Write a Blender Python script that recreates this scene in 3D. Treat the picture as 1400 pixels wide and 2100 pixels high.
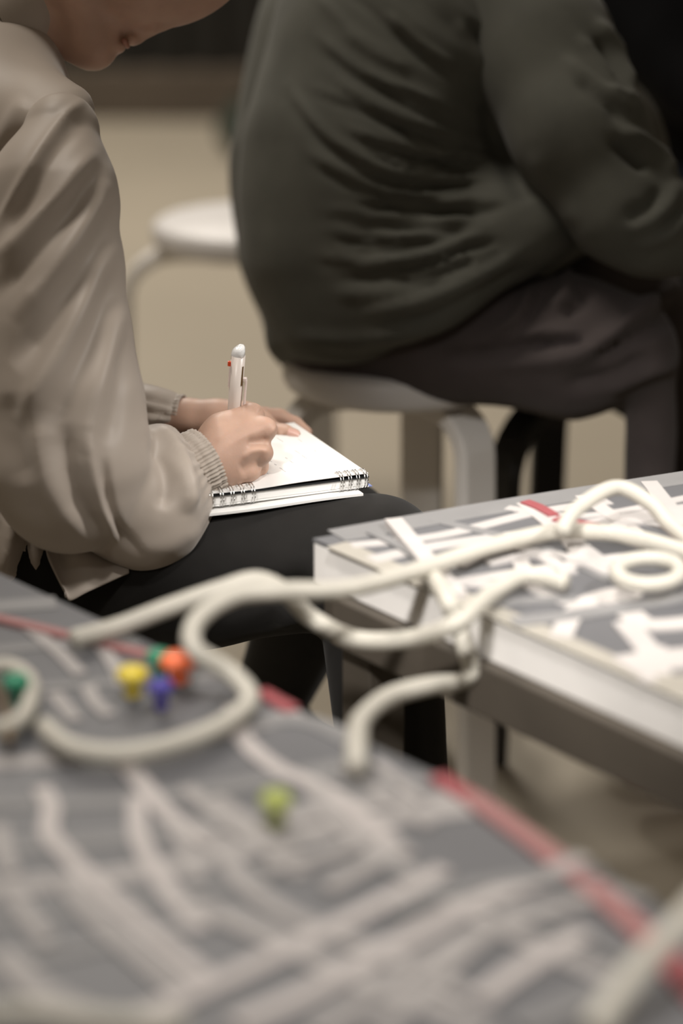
import bpy, bmesh, math, random
import numpy as np
from mathutils import Vector, Matrix

scene = bpy.context.scene
for o in list(bpy.data.objects):
    bpy.data.objects.remove(o, do_unlink=True)

# ------------------------------------------------------------------ camera, light, exposure
H, PITCH, LENS = 1.20, math.radians(18.7), 85.0
FPX = 2100 * LENS / 36.0
SP, CP = math.sin(PITCH), math.cos(PITCH)
cam_data = bpy.data.cameras.new("camera")
cam = bpy.data.objects.new("camera", cam_data)
scene.collection.objects.link(cam)
cam.location = (0, 0, H)
cam.rotation_euler = (math.pi / 2 - PITCH, 0, 0)
cam_data.sensor_fit = 'VERTICAL'
cam_data.sensor_height = 36.0
cam_data.sensor_width = 24.0
cam_data.lens = LENS
cam_data.clip_start = 0.05
cam_data.dof.use_dof = True
cam_data.dof.focus_distance = 2.11
cam_data.dof.aperture_fstop = 2.05
scene.camera = cam

world = bpy.data.worlds.new("world")
scene.world = world
world.use_nodes = True
world.node_tree.nodes["Background"].inputs[0].default_value = (1.0, 0.84, 0.64, 1)
world.node_tree.nodes["Background"].inputs[1].default_value = 0.12

def area_light(name, loc, target, size, power, color):
    d = bpy.data.lights.new(name, 'AREA')
    d.shape = 'DISK'; d.size = size; d.energy = power; d.color = color
    o = bpy.data.objects.new(name, d)
    o.location = loc
    o.rotation_euler = (Vector(target) - Vector(loc)).to_track_quat('-Z', 'Y').to_euler()
    scene.collection.objects.link(o)
    return o
area_light("overhead_fill", (-0.95, 2.35, 3.0), (-0.1, 2.2, 0.6), 0.7, 31, (1.0, 0.92, 0.83))  # unseen fill, set here to brighten the jacket's back
area_light("overhead_fill", (-0.6, 4.5, 3.1), (-0.6, 4.6, 0.0), 1.2, 42, (1.0, 0.93, 0.84))  # unseen fill for the background floor
area_light("overhead_fill", (-0.8, 6.1, 3.1), (-0.8, 6.1, 0.0), 1.2, 75, (1.0, 0.93, 0.84))  # unseen fill added to brighten the far floor
# unseen spotlights: gallery spot over the tables, added fill, key from the right
def spot_light(loc, target, power, angle, color, soft=0.10):
    d = bpy.data.lights.new("unseen_spot", 'SPOT')
    d.energy = power; d.color = color; d.spot_size = math.radians(angle); d.spot_blend = 0.9; d.shadow_soft_size = soft
    o = bpy.data.objects.new("unseen_spot", d); scene.collection.objects.link(o)
    o.location = loc
    o.rotation_euler = (Vector(target) - Vector(loc)).to_track_quat('-Z', 'Y').to_euler()
spot_light((0.30, 0.15, 3.1), (0.22, 1.38, 0.52), 260, 28, (1.0, 0.96, 0.92))
spot_light((-0.60, -0.60, 2.6), (0.33, 2.22, 0.25), 470, 14, (1.0, 0.96, 0.92))  # added to brighten the far table's edge and the stool leg
spot_light((1.85, 1.45, 2.30), (-0.02, 1.93, 0.43), 205, 20, (1.0, 0.96, 0.92))  # key on the lap and hand, cone shaped to keep off the head

scene.view_settings.view_transform = 'Standard'
scene.view_settings.look = 'None'
scene.view_settings.gamma = 1.0
scene.view_settings.use_curve_mapping = False
scene.view_settings.exposure = 0.0

# ------------------------------------------------------------------ helpers
COL = scene.collection
def P(px, py, d):
    xr = (px - 700.0) / FPX; yu = (1050.0 - py) / FPX
    return np.array([d * xr, d * (CP + yu * SP), H + d * (yu * CP - SP)])
def onZ(px, py, z):
    yu = (1050.0 - py) / FPX
    return P(px, py, (z - H) / (yu * CP - SP))
def depth_of(p):
    return p[1] * CP - (p[2] - H) * SP
def to_px(V):
    d = V[:, 1] * CP - (V[:, 2] - H) * SP
    u = V[:, 1] * SP + (V[:, 2] - H) * CP
    return np.stack([700 + FPX * V[:, 0] / d, 1050 - FPX * u / d, d], 1)
def mpp(d):
    return d / FPX

def lin(c):
    return tuple(((x / 255.0) / 12.92 if x / 255.0 <= 0.04045 else ((x / 255.0 + 0.055) / 1.055) ** 2.4) for x in c)

def material(name, col, rough=0.7, metal=0.0, var=0.10, scale=20.0, bump=0.0, bscale=300.0, spec=0.4,
             sheen=0.0, sss=0.0, trans=0.0, coat=0.0, weave=False, stretch=None):
    m = bpy.data.materials.new(name); m.use_nodes = True
    nt = m.node_tree; b = nt.nodes["Principled BSDF"]
    b.inputs["Roughness"].default_value = rough
    b.inputs["Metallic"].default_value = metal
    b.inputs["Specular IOR Level"].default_value = spec
    b.inputs["Sheen Weight"].default_value = sheen
    b.inputs["Coat Weight"].default_value = coat
    b.inputs["Transmission Weight"].default_value = trans
    if sss:
        b.inputs["Subsurface Weight"].default_value = sss
        b.inputs["Subsurface Radius"].default_value = (0.010, 0.004, 0.002)
        b.inputs["Subsurface Scale"].default_value = 0.6
    tc = nt.nodes.new("ShaderNodeTexCoord")
    mp = nt.nodes.new("ShaderNodeMapping")
    nt.links.new(tc.outputs["Object"], mp.inputs[0])
    if stretch: mp.inputs["Scale"].default_value = stretch
    n = nt.nodes.new("ShaderNodeTexNoise")
    n.inputs["Scale"].default_value = scale; n.inputs["Detail"].default_value = 4
    nt.links.new(mp.outputs[0], n.inputs["Vector"])
    r = nt.nodes.new("ShaderNodeValToRGB")
    lo = tuple(max(0, c * (1 - var)) for c in col) + (1,)
    hi = tuple(min(1, c * (1 + var)) for c in col) + (1,)
    r.color_ramp.elements[0].position = 0.3; r.color_ramp.elements[0].color = lo
    r.color_ramp.elements[1].position = 0.7; r.color_ramp.elements[1].color = hi
    nt.links.new(n.outputs["Fac"], r.inputs[0])
    nt.links.new(r.outputs[0], b.inputs["Base Color"])
    if bump:
        t = nt.nodes.new("ShaderNodeTexWave" if weave else "ShaderNodeTexNoise")
        t.inputs["Scale"].default_value = bscale
        nt.links.new(mp.outputs[0], t.inputs["Vector"])
        bp = nt.nodes.new("ShaderNodeBump")
        bp.inputs["Strength"].default_value = bump; bp.inputs["Distance"].default_value = 0.001
        nt.links.new(t.outputs["Fac"], bp.inputs["Height"])
        nt.links.new(bp.outputs[0], b.inputs["Normal"])
    return m

M = {}
M['floor'] = material("floor_concrete", (0.36, 0.315, 0.245), 0.55, var=0.06, scale=1.2, bump=0.05, bscale=60)
M['base'] = material("baseboard_brown", (0.085, 0.066, 0.048), 0.7, var=0.1, scale=3)
M['curtain'] = material("dark_curtain", (0.016, 0.0135, 0.009), 0.9, var=0.3, scale=2)
M['white_paint'] = material("white_paint", (0.76, 0.73, 0.69), 0.42, var=0.03, scale=6)
M['white_seat'] = material("white_seat", (0.70, 0.675, 0.655), 0.45, var=0.02, scale=6)
M['black_paint'] = material("black_paint", (0.012, 0.0115, 0.011), 0.5, var=0.1)
M['board'] = material("grey_board", (0.118, 0.118, 0.124), 0.55, var=0.05, scale=9)
M['edge'] = material("board_edge", (0.80, 0.775, 0.745), 0.6, var=0.08, scale=14)
M['steel'] = material("table_frame", (0.075, 0.063, 0.050), 0.55, var=0.2, scale=8)
M['strip_white'] = material("strip_white", (0.50, 0.47, 0.45), 0.65, var=0.04, scale=30)
M['strip_pale'] = material("strip_pale", (0.46, 0.435, 0.42), 0.65, var=0.04, scale=30)
M['strip_pale1'] = material('strip_pale_a', (0.33, 0.31, 0.30), 0.65, var=0.04, scale=30)
M['strip_pale2'] = material('strip_pale_b', (0.44, 0.405, 0.39), 0.65, var=0.04, scale=30)
M['strip_grey'] = material("strip_grey", (0.21, 0.206, 0.205), 0.65, var=0.05, scale=30)
M['strip_cream'] = material("strip_cream", (0.36, 0.335, 0.29), 0.65, var=0.04, scale=30)
M['strip_red'] = material("strip_red", (0.30, 0.070, 0.078), 0.6, var=0.06, scale=30)
M['strip_pink'] = material("strip_pink", (0.33, 0.155, 0.15), 0.6, var=0.06, scale=30)
M['cord'] = material("white_cord", (0.50, 0.475, 0.415), 0.6, var=0.04, scale=40, bump=0.1, bscale=400)
M['wire_brown'] = material("brown_wire", (0.12, 0.075, 0.03), 0.5)
M['yellow'] = material("yellow_plastic", (0.72, 0.56, 0.06), 0.4)
M['orange'] = material("orange_plastic", (0.85, 0.17, 0.06), 0.4)
M['green'] = material("green_plastic", (0.03, 0.25, 0.14), 0.4)
M['blue'] = material("blue_plastic", (0.07, 0.055, 0.30), 0.4)
M['lime'] = material("lime_plastic", (0.40, 0.45, 0.12), 0.4)
M['blouse'] = material("blouse_satin", (0.405, 0.348, 0.296), 0.50, var=0.03, scale=10, bump=0.06, bscale=900, sheen=0.25, spec=0.35)
M['skin'] = material("skin", (0.53, 0.345, 0.262), 0.48, var=0.07, scale=45, bump=0.10, bscale=500, sss=0.25, spec=0.35)
M['nail'] = material("nail", (0.68, 0.42, 0.35), 0.25, var=0.03)
M['lip'] = material("lip", (0.40, 0.19, 0.14), 0.5)
M['hair'] = material("black_hair", (0.014, 0.010, 0.008), 0.45, var=0.4, scale=80, stretch=(1, 1, 0.1))
M['eye'] = material("dark_eye", (0.02, 0.015, 0.012), 0.2)
M['trouser'] = material("black_trousers", (0.0115, 0.0105, 0.0095), 0.85, var=0.15, scale=30, bump=0.08, bscale=900, spec=0.2, sheen=0.05)
M['shoe'] = material("dark_shoe", (0.016, 0.0155, 0.015), 0.7, var=0.2, scale=60, bump=0.5, bscale=150, weave=True)
M['jacket'] = material("jacket_green", (0.092, 0.092, 0.077), 0.85, var=0.12, scale=18, bump=0.12, bscale=500, spec=0.2, sheen=0.08)
M['trouser2'] = material("brown_trousers", (0.062, 0.051, 0.049), 0.9, var=0.12, scale=18, bump=0.12, bscale=500, spec=0.15, sheen=0.08)
M['black_cloth'] = material("black_cloth", (0.006, 0.006, 0.0065), 0.95, var=0.2, spec=0.1)
M['navy'] = material("navy_cloth", (0.007, 0.009, 0.014), 0.95, var=0.2, spec=0.1)
M['bag'] = material("green_bag", (0.022, 0.032, 0.022), 0.8, var=0.2)
M['paper'] = material("white_paper", (0.80, 0.79, 0.765), 0.7, var=0.01, scale=30)
M['ink'] = material("pencil_ink", (0.52, 0.52, 0.54), 0.6)
M['cover'] = material("black_cover", (0.02, 0.021, 0.022), 0.4)
M['rule'] = material("grey_rule", (0.45, 0.45, 0.46), 0.7)
M['wire'] = material("chrome_wire", (0.62, 0.61, 0.60), 0.22, metal=1.0, var=0.03)
M['blue_card'] = material("blue_card", (0.22, 0.27, 0.55), 0.5)
M['pen_white'] = material("pen_white", (0.74, 0.66, 0.60), 0.30, var=0.02)
M['pen_cap'] = material("pen_cap", (0.86, 0.86, 0.85), 0.12, var=0.01, coat=0.5)
M['pen_clear'] = material("pen_clear", (0.85, 0.74, 0.70), 0.10, var=0.01, coat=0.5)
M['pen_red'] = material("pen_red", (0.75, 0.09, 0.03), 0.3)
M['pen_dark'] = material("pen_dark", (0.16, 0.10, 0.04), 0.4)

def mesh_obj(name, verts, faces, mat, parent=None, smooth=False):
    me = bpy.data.meshes.new(name)
    me.from_pydata([tuple(map(float, v)) for v in verts], [], [tuple(map(int, f)) for f in faces])
    me.update()
    o = bpy.data.objects.new(name, me); COL.objects.link(o)
    me.materials.append(mat)
    if smooth: me.polygons.foreach_set("use_smooth", [True] * len(me.polygons))
    if parent: o.parent = parent; o.matrix_parent_inverse = parent.matrix_world.inverted()
    return o
def np_mesh(name, V, Q, mat, parent=None):
    me = bpy.data.meshes.new(name)
    me.vertices.add(len(V)); me.vertices.foreach_set("co", V.astype(np.float32).ravel())
    me.loops.add(Q.size); me.loops.foreach_set("vertex_index", Q.astype(np.int32).ravel())
    me.polygons.add(len(Q)); k = Q.shape[1]
    me.polygons.foreach_set("loop_start", np.arange(0, Q.size, k, dtype=np.int32))
    me.polygons.foreach_set("use_smooth", np.ones(len(Q), dtype=bool))
    me.update(calc_edges=True); me.validate()
    me.materials.append(mat)
    o = bpy.data.objects.new(name, me); COL.objects.link(o)
    if parent: o.parent = parent; o.matrix_parent_inverse = parent.matrix_world.inverted()
    return o
def empty(name, loc, label, cat, group=None):
    o = bpy.data.objects.new(name, None); COL.objects.link(o)
    o.location = tuple(map(float, loc)); o.empty_display_size = 0.05
    o.matrix_world = Matrix.Translation(o.location)
    tag(o, label, cat, group)
    return o
def tag(o, label=None, cat=None, group=None, kind=None):
    if label: o["label"] = label
    if cat: o["category"] = cat
    if group: o["group"] = group
    if kind: o["kind"] = kind
    return o

# --- lofts
def frames(path):
    path = [np.array(p, float) for p in path]
    T = []
    for i in range(len(path)):
        a = path[max(i - 1, 0)]; b = path[min(i + 1, len(path) - 1)]
        t = b - a; T.append(t / (np.linalg.norm(t) + 1e-12))
    n = np.cross(T[0], [0, 0, 1.0])
    if np.linalg.norm(n) < 1e-3: n = np.cross(T[0], [1.0, 0, 0])
    n /= np.linalg.norm(n); N = [n]
    for i in range(1, len(path)):
        n = N[-1] - T[i] * np.dot(N[-1], T[i]); n /= np.linalg.norm(n); N.append(n)
    return path, T, N
def tube_geo(path, r, seg=10, cap=True):
    path, T, N = frames(path)
    V, F = [], []
    for i, p in enumerate(path):
        b = np.cross(T[i], N[i]); rr = r[i] if hasattr(r, '__len__') else r
        for k in range(seg):
            a = 2 * math.pi * k / seg
            V.append(p + rr * (math.cos(a) * N[i] + math.sin(a) * b))
    for i in range(len(path) - 1):
        for k in range(seg):
            k2 = (k + 1) % seg
            F.append((i * seg + k, i * seg + k2, (i + 1) * seg + k2, (i + 1) * seg + k))
    if cap:
        F.append(tuple(range(seg - 1, -1, -1)))
        F.append(tuple(range((len(path) - 1) * seg, len(path) * seg)))
    return V, F
def tube(name, path, r, mat, parent=None, seg=10):
    V, F = tube_geo(path, r, seg)
    return mesh_obj(name, V, F, mat, parent, True)
def catmull(pts, n=8, closed=False):
    pts = [np.array(p, float) for p in pts]; out = []
    m = len(pts)
    rng = range(m if closed else m - 1)
    for i in rng:
        if closed:
            p0, p1, p2, p3 = pts[i - 1], pts[i], pts[(i + 1) % m], pts[(i + 2) % m]
        else:
            p0 = pts[max(i - 1, 0)]; p1 = pts[i]; p2 = pts[i + 1]; p3 = pts[min(i + 2, m - 1)]
        for j in range(n):
            t = j / n
            out.append(0.5 * ((2 * p1) + (-p0 + p2) * t + (2 * p0 - 5 * p1 + 4 * p2 - p3) * t * t + (-p0 + 3 * p1 - 3 * p2 + p3) * t ** 3))
    if not closed: out.append(pts[-1])
    return out
def box_geo(c, ax, half):
    V = []
    for sx in (-1, 1):
        for sy in (-1, 1):
            for sz in (-1, 1):
                V.append(np.array(c) + sx * half[0] * ax[0] + sy * half[1] * ax[1] + sz * half[2] * ax[2])
    F = [(0, 1, 3, 2), (4, 6, 7, 5), (0, 4, 5, 1), (2, 3, 7, 6), (0, 2, 6, 4), (1, 5, 7, 3)]
    return V, F
def box(name, c, ax, half, mat, parent=None, bevel=0.0):
    V, F = box_geo(c, ax, half)
    o = mesh_obj(name, V, F, mat, parent)
    if bevel:
        m = o.modifiers.new("bevel", 'BEVEL'); m.width = bevel; m.segments = 3
    return o
XYZ = (np.array([1., 0, 0]), np.array([0, 1., 0]), np.array([0, 0, 1.]))
def prism(name, poly, z0, z1, mat, parent=None, bevel=0.0):
    n = len(poly)
    V = [(p[0], p[1], z0) for p in poly] + [(p[0], p[1], z1) for p in poly]
    F = [tuple(range(n - 1, -1, -1)), tuple(range(n, 2 * n))] + [(i, (i + 1) % n, n + (i + 1) % n, n + i) for i in range(n)]
    o = mesh_obj(name, V, F, mat, parent)
    if bevel:
        m = o.modifiers.new("bevel", 'BEVEL'); m.width = bevel; m.segments = 2
    return o

# --- signed-distance modelling: tapered capsules blended, then surface nets
def smin(a, b, k):
    h = np.clip(0.5 + 0.5 * (b - a) / k, 0, 1)
    return b * (1 - h) + a * h - k * h * (1 - h)
def smax(a, b, k):
    return -smin(-a, -b, k)
def cone(p, a, b, r1, r2):
    a = np.asarray(a, float); b = np.asarray(b, float); ba = b - a
    t = np.clip((p - a) @ ba / (ba @ ba + 1e-12), 0, 1)
    return np.linalg.norm(p - a - t[:, None] * ba, axis=1) - (r1 + (r2 - r1) * t)
def ball(p, c, r):
    return np.linalg.norm(p - np.asarray(c), axis=1) - r
def ellip(p, c, ax, r):
    q = np.stack([(p - np.asarray(c)) @ ax[i] / r[i] for i in range(3)], 1)
    k0 = np.linalg.norm(q, axis=1)
    k1 = np.linalg.norm(q / np.asarray(r), axis=1) + 1e-9
    return k0 * (k0 - 1) / k1
def chain(p, pts, k):
    d = None
    for i in range(len(pts) - 1):
        a, b = pts[i], pts[i + 1]
        e = cone(p, a[0], b[0], a[1], b[1])
        d = e if d is None else smin(d, e, k)
    return d
def surface_nets(fn, lo, hi, res):
    lo = np.asarray(lo, float); hi = np.asarray(hi, float)
    n = np.maximum(np.ceil((hi - lo) / res).astype(int) + 1, 3)
    # evaluate finely only in blocks the surface can pass through
    B = 8; nb_blk = np.ceil(n / B).astype(int); npad = nb_blk * B
    cx = np.stack(np.meshgrid(*[lo[i] + res * (np.arange(nb_blk[i]) * B + (B - 1) / 2) for i in range(3)], indexing='ij'), -1).reshape(-1, 3)
    cv_ = fn(cx)
    near = np.abs(cv_) < res * B * 0.5 * 1.75 * 1.6 + 0.004
    blocks = np.repeat(cv_[:, None], B ** 3, 1)
    loc = res * (np.stack(np.meshgrid(*[np.arange(B)] * 3, indexing='ij'), -1).reshape(-1, 3) - (B - 1) / 2)
    ids = np.nonzero(near)[0]
    for i in range(0, len(ids), 800):
        j = ids[i:i + 800]
        blocks[j] = fn((cx[j][:, None, :] + loc[None]).reshape(-1, 3)).reshape(len(j), -1)
    val = blocks.reshape(*nb_blk, B, B, B).transpose(0, 3, 1, 4, 2, 5).reshape(npad)
    n = npad
    s = val < 0
    cn = n - 1
    cnt = np.zeros(tuple(cn), np.uint8)
    for a in range(8):
        o = (a >> 2 & 1, a >> 1 & 1, a & 1)
        cnt += s[tuple(slice(o[i], o[i] + cn[i]) for i in range(3))]
    act = (cnt > 0) & (cnt < 8)
    ijk = np.argwhere(act)
    idx = -np.ones(tuple(cn), np.int32); idx[act] = np.arange(len(ijk))
    acc = np.zeros((len(ijk), 3)); num = np.zeros(len(ijk))
    corner = {}
    for a in range(8):
        o = (a >> 2 & 1, a >> 1 & 1, a & 1)
        corner[o] = val[ijk[:, 0] + o[0], ijk[:, 1] + o[1], ijk[:, 2] + o[2]]
    for axis in range(3):
        o1, o2 = [i for i in range(3) if i != axis]
        for u in (0, 1):
            for v in (0, 1):
                a = [0, 0, 0]; a[o1] = u; a[o2] = v
                b = list(a); b[axis] = 1
                va, vb = corner[tuple(a)], corner[tuple(b)]
                m = (va < 0) != (vb < 0)
                t = np.where(m, va / np.where(m, va - vb, 1), 0)
                acc[:, axis] += t; acc[:, o1] += u * m; acc[:, o2] += v * m; num += m
    V = lo + res * (ijk + acc / np.maximum(num, 1)[:, None])
    Q = []
    for axis in range(3):
        o1, o2 = (axis + 1) % 3, (axis + 2) % 3
        a = [slice(None)] * 3; b = [slice(None)] * 3
        a[axis] = slice(0, n[axis] - 1); b[axis] = slice(1, n[axis])
        for o in (o1, o2): a[o] = slice(1, n[o] - 1); b[o] = slice(1, n[o] - 1)
        sa, sb = s[tuple(a)], s[tuple(b)]
        for flip in (False, True):
            e = np.argwhere((sa & ~sb) if not flip else (~sa & sb))
            if not len(e): continue
            e = e.copy(); e[:, o1] += 1; e[:, o2] += 1
            def cell(d1, d2):
                c = e.copy(); c[:, o1] -= d1; c[:, o2] -= d2
                return idx[c[:, 0], c[:, 1], c[:, 2]]
            q = np.stack([cell(1, 1), cell(0, 1), cell(0, 0), cell(1, 0)], 1)
            Q.append(q if not flip else q[:, ::-1])
    return V, np.concatenate(Q)
def vnormals(V, Q):
    fn = np.cross(V[Q[:, 2]] - V[Q[:, 0]], V[Q[:, 3]] - V[Q[:, 1]])
    q = Q.T.ravel()
    N = np.stack([np.bincount(q, np.tile(fn[:, k], 4), len(V)) for k in range(3)], 1)
    return N / (np.linalg.norm(N, axis=1, keepdims=True) + 1e-12)
def relax(V, Q, it=2, f=0.5):
    q = np.concatenate([Q[:, i] for i in range(4) for j in (1, 3)])
    w = np.concatenate([Q[:, (i + j) % 4] for i in range(4) for j in (1, 3)])
    C = np.maximum(np.bincount(q, minlength=len(V)), 1)[:, None]
    for _ in range(it):
        S = np.stack([np.bincount(q, V[w, k], len(V)) for k in range(3)], 1)
        V = V + f * (S / C - V)
    return V
def seg_dist(xy, pts):
    """distance to a polyline and the fraction along it"""
    best = np.full(len(xy), 1e9); frac = np.zeros(len(xy))
    L = [0.0]
    for a, b in zip(pts[:-1], pts[1:]): L.append(L[-1] + math.dist(a, b))
    for i, (a, b) in enumerate(zip(pts[:-1], pts[1:])):
        a = np.array(a, float); b = np.array(b, float); ba = b - a
        t = np.clip((xy - a) @ ba / (ba @ ba + 1e-9), 0, 1)
        d = np.linalg.norm(xy - a - t[:, None] * ba, axis=1)
        m = d < best
        best[m] = d[m]; frac[m] = (L[i] + t[m] * (L[i + 1] - L[i])) / L[-1]
    return best, frac
def sculpt(V, Q, strokes, smooth_path=True):
    """each stroke: (points seen on the surface, width, height in m); raises or sinks a soft fold"""
    N = vnormals(V, Q); px = to_px(V)
    view = V - np.array([0, 0, H]); view /= np.linalg.norm(view, axis=1, keepdims=True)
    facing = np.clip(-(N * view).sum(1) * 3 + 0.2, 0, 1)
    disp = np.zeros(len(V))
    for pts, w, amp in strokes:
        xs = [p[0] for p in pts]; ys = [p[1] for p in pts]
        m = (px[:, 0] > min(xs) - 3 * w) & (px[:, 0] < max(xs) + 3 * w) & (px[:, 1] > min(ys) - 3 * w) & (px[:, 1] < max(ys) + 3 * w)
        if not m.any(): continue
        line = catmull(pts, 6) if smooth_path and len(pts) > 2 else pts
        d, f = seg_dist(px[m, :2], [tuple(p[:2]) for p in line])
        fade = np.clip(np.sin(math.pi * np.clip(f, 0.02, 0.98)) * 1.8, 0, 1)
        disp[m] += amp * np.exp(-(d / w) ** 2) * fade * facing[m]
    return V + N * disp[:, None]
def ripple(V, Q, amp, freq, seed, warp=0.0, axis=None):
    """gentle all-over cloth undulation from a sum of random waves"""
    rng = np.random.default_rng(seed); N = vnormals(V, Q); d = np.zeros(len(V))
    for _ in range(14):
        k = rng.normal(size=3)
        if axis is not None: k -= 0.85 * np.dot(k, axis) * np.array(axis)
        k /= np.linalg.norm(k); f = freq * rng.uniform(0.5, 1.7)
        d += np.sin(V @ k * f + rng.uniform(0, 6.28)) / 14 ** 0.5
    return V + N * (amp * d)[:, None]

# ------------------------------------------------------------------ setting
WY = 7.24
V = [(-8, -3, 0), (8, -3, 0), (8, WY + 0.3, 0), (-8, WY + 0.3, 0), (-8, -3, -.1), (8, -3, -.1), (8, WY + .3, -.1), (-8, WY + .3, -.1)]
fl = mesh_obj("floor", V, [(0, 1, 2, 3), (7, 6, 5, 4), (0, 4, 5, 1), (1, 5, 6, 2), (2, 6, 7, 3), (3, 7, 4, 0)], M['floor'])
tag(fl, "pale beige concrete floor of the room", kind='structure')
# dark pleated wall covering
prof = []
nx = 900
for i in range(nx + 1):
    x = -8 + 16 * i / nx
    prof.append((x, WY - 0.03 + 0.028 * math.sin(x * 2 * math.pi / 0.12 + 0.8 * math.sin(x * 3.1))))
V = [(x, y, 0.12) for x, y in prof] + [(x, y, 3.4) for x, y in prof] + [(8, WY + .3, .12), (-8, WY + .3, .12), (8, WY + .3, 3.4), (-8, WY + .3, 3.4)]
n1 = nx + 1
F = [(i, i + 1, n1 + i + 1, n1 + i) for i in range(nx)] + [(2 * n1 + 1, 2 * n1, 2 * n1 + 2, 2 * n1 + 3)]
wl = mesh_obj("wall_back", V, F, M['curtain'], smooth=True)
tag(wl, "dark brown pleated curtain wall at the back", kind='structure')
bb = box("baseboard_back", (0, WY - 0.03, 0.075), XYZ, (8, 0.04, 0.075), M['base'], bevel=0.006)
tag(bb, "brown baseboard under the dark back wall", kind='structure')

# ------------------------------------------------------------------ stools
def make_stool(name, c, seat_h, seat_r, leg_r, rot, mat_leg, mat_seat, label, bend=0.06, leg_w=0.050, leg_t=0.018, foot=0.012, thick=0.036, legs=3):
    root = empty(name, (c[0], c[1], 0), label, "stool", "round bentwood stools")
    prof = [(0, seat_h - thick), (seat_r - 0.010, seat_h - thick), (seat_r - 0.003, seat_h - thick + 0.004), (seat_r, seat_h - thick + 0.011),
            (seat_r, seat_h - 0.011), (seat_r - 0.003, seat_h - 0.004), (seat_r - 0.010, seat_h), (0, seat_h)]
    seg = 64; V, F = [], []
    for (r, z) in prof:
        for k in range(seg):
            a = 2 * math.pi * k / seg
            V.append((c[0] + max(r, .001) * math.cos(a), c[1] + max(r, .001) * math.sin(a), z))
    for i in range(len(prof) - 1):
        for k in range(seg):
            F.append((i * seg + k, i * seg + (k + 1) % seg, (i + 1) * seg + (k + 1) % seg, (i + 1) * seg + k))
    mesh_obj("seat", V, F, mat_seat, root, True)
    zt = seat_h - thick - 0.002 - leg_t / 2
    for q in range(legs):
        a = rot + q * 2 * math.pi / legs
        rad = np.array([math.cos(a), math.sin(a), 0]); tan = np.array([-math.sin(a), math.cos(a), 0]); up = np.array([0, 0, 1.])
        path = [(0.022, zt)]
        for j in range(9):
            t = j / 8 * math.pi / 2
            path.append((leg_r - bend + bend * math.sin(t), zt - bend + bend * math.cos(t)))
        path += [(leg_r + foot * s, (zt - bend) * (1 - s)) for s in (0.33, 0.66, 1.0)]
        V, F = [], []
        for i, (r, z) in enumerate(path):
            p0 = path[max(i - 1, 0)]; p1 = path[min(i + 1, len(path) - 1)]
            t = np.array([p1[0] - p0[0], p1[1] - p0[1]]); t /= np.linalg.norm(t)
            nrm = rad * (-t[1]) + up * t[0]
            ctr = np.array([c[0], c[1], 0]) + rad * r + up * z
            if i == len(path) - 1: nrm = rad
            for (su, sv) in ((-1, -1), (1, -1), (1, 1), (-1, 1)):
                V.append(ctr + tan * su * leg_w / 2 + nrm * sv * leg_t / 2)
        for i in range(len(path) - 1):
            for k in range(4):
                F.append((i * 4 + k, i * 4 + (k + 1) % 4, (i + 1) * 4 + (k + 1) % 4, (i + 1) * 4 + k))
        F += [(3, 2, 1, 0), tuple(range(len(V) - 4, len(V)))]
        lg = mesh_obj("leg", V, F, mat_leg, root)
        m = lg.modifiers.new("bevel", 'BEVEL'); m.width = 0.003; m.segments = 2; m.limit_method = 'ANGLE'; m.angle_limit = math.radians(50)
    return root
SEAT = 0.50
SEATB = 0.52
cB = onZ(812, 722, SEATB)
make_stool("stool", (cB[0], cB[1]), SEATB, 0.124, 0.120, math.radians(-46), M['white_paint'], M['white_seat'],
           "white bentwood stool carrying the person in the grey-green jacket", bend=0.05, leg_w=0.048)
cA = onZ(516, 450, SEAT)
make_stool("stool", (cA[0], cA[1]), SEAT, 0.140, 0.180, math.radians(180), M['white_paint'], M['white_seat'],
           "empty white bentwood stool behind the writing woman", bend=0.075)
cC = onZ(1210, 800, SEAT - 0.02)
make_stool("stool", (cC[0], cC[1] + 0.16), SEAT - 0.02, 0.115, 0.112, math.radians(100), M['black_paint'], M['black_paint'],
           "black stool with bent legs behind the brown-trousered thigh", bend=0.09, leg_w=0.042)

# dark green bag on the floor far behind
b0 = onZ(520, 322, 0.0)
root = empty("cloth_bag", b0, "small dark green cloth bag on the floor behind the jacketed person", "bag")
def bag_f(p):
    q = p - b0
    e = ellip(q, np.array([0, 0, 0.07]), XYZ, np.array([0.10, 0.05, 0.085]))
    return smax(e, -q[:, 2] + 0.001, 0.01)
V, Q = surface_nets(bag_f, b0 + np.array([-.13, -.08, -.01]), b0 + np.array([.13, .08, .18]), 0.008)
np_mesh("bag_body", ripple(V, Q, 0.004, 60, 3), Q, M['bag'], root)
tube("handle", catmull([b0 + np.array([-0.05, 0, .14]), b0 + np.array([-0.03, 0, .17]), b0 + np.array([.03, 0, .17]), b0 + np.array([.05, 0, .14])], 6), 0.006, M['bag'], root)

# ------------------------------------------------------------------ tables
TZ = 0.57
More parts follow.
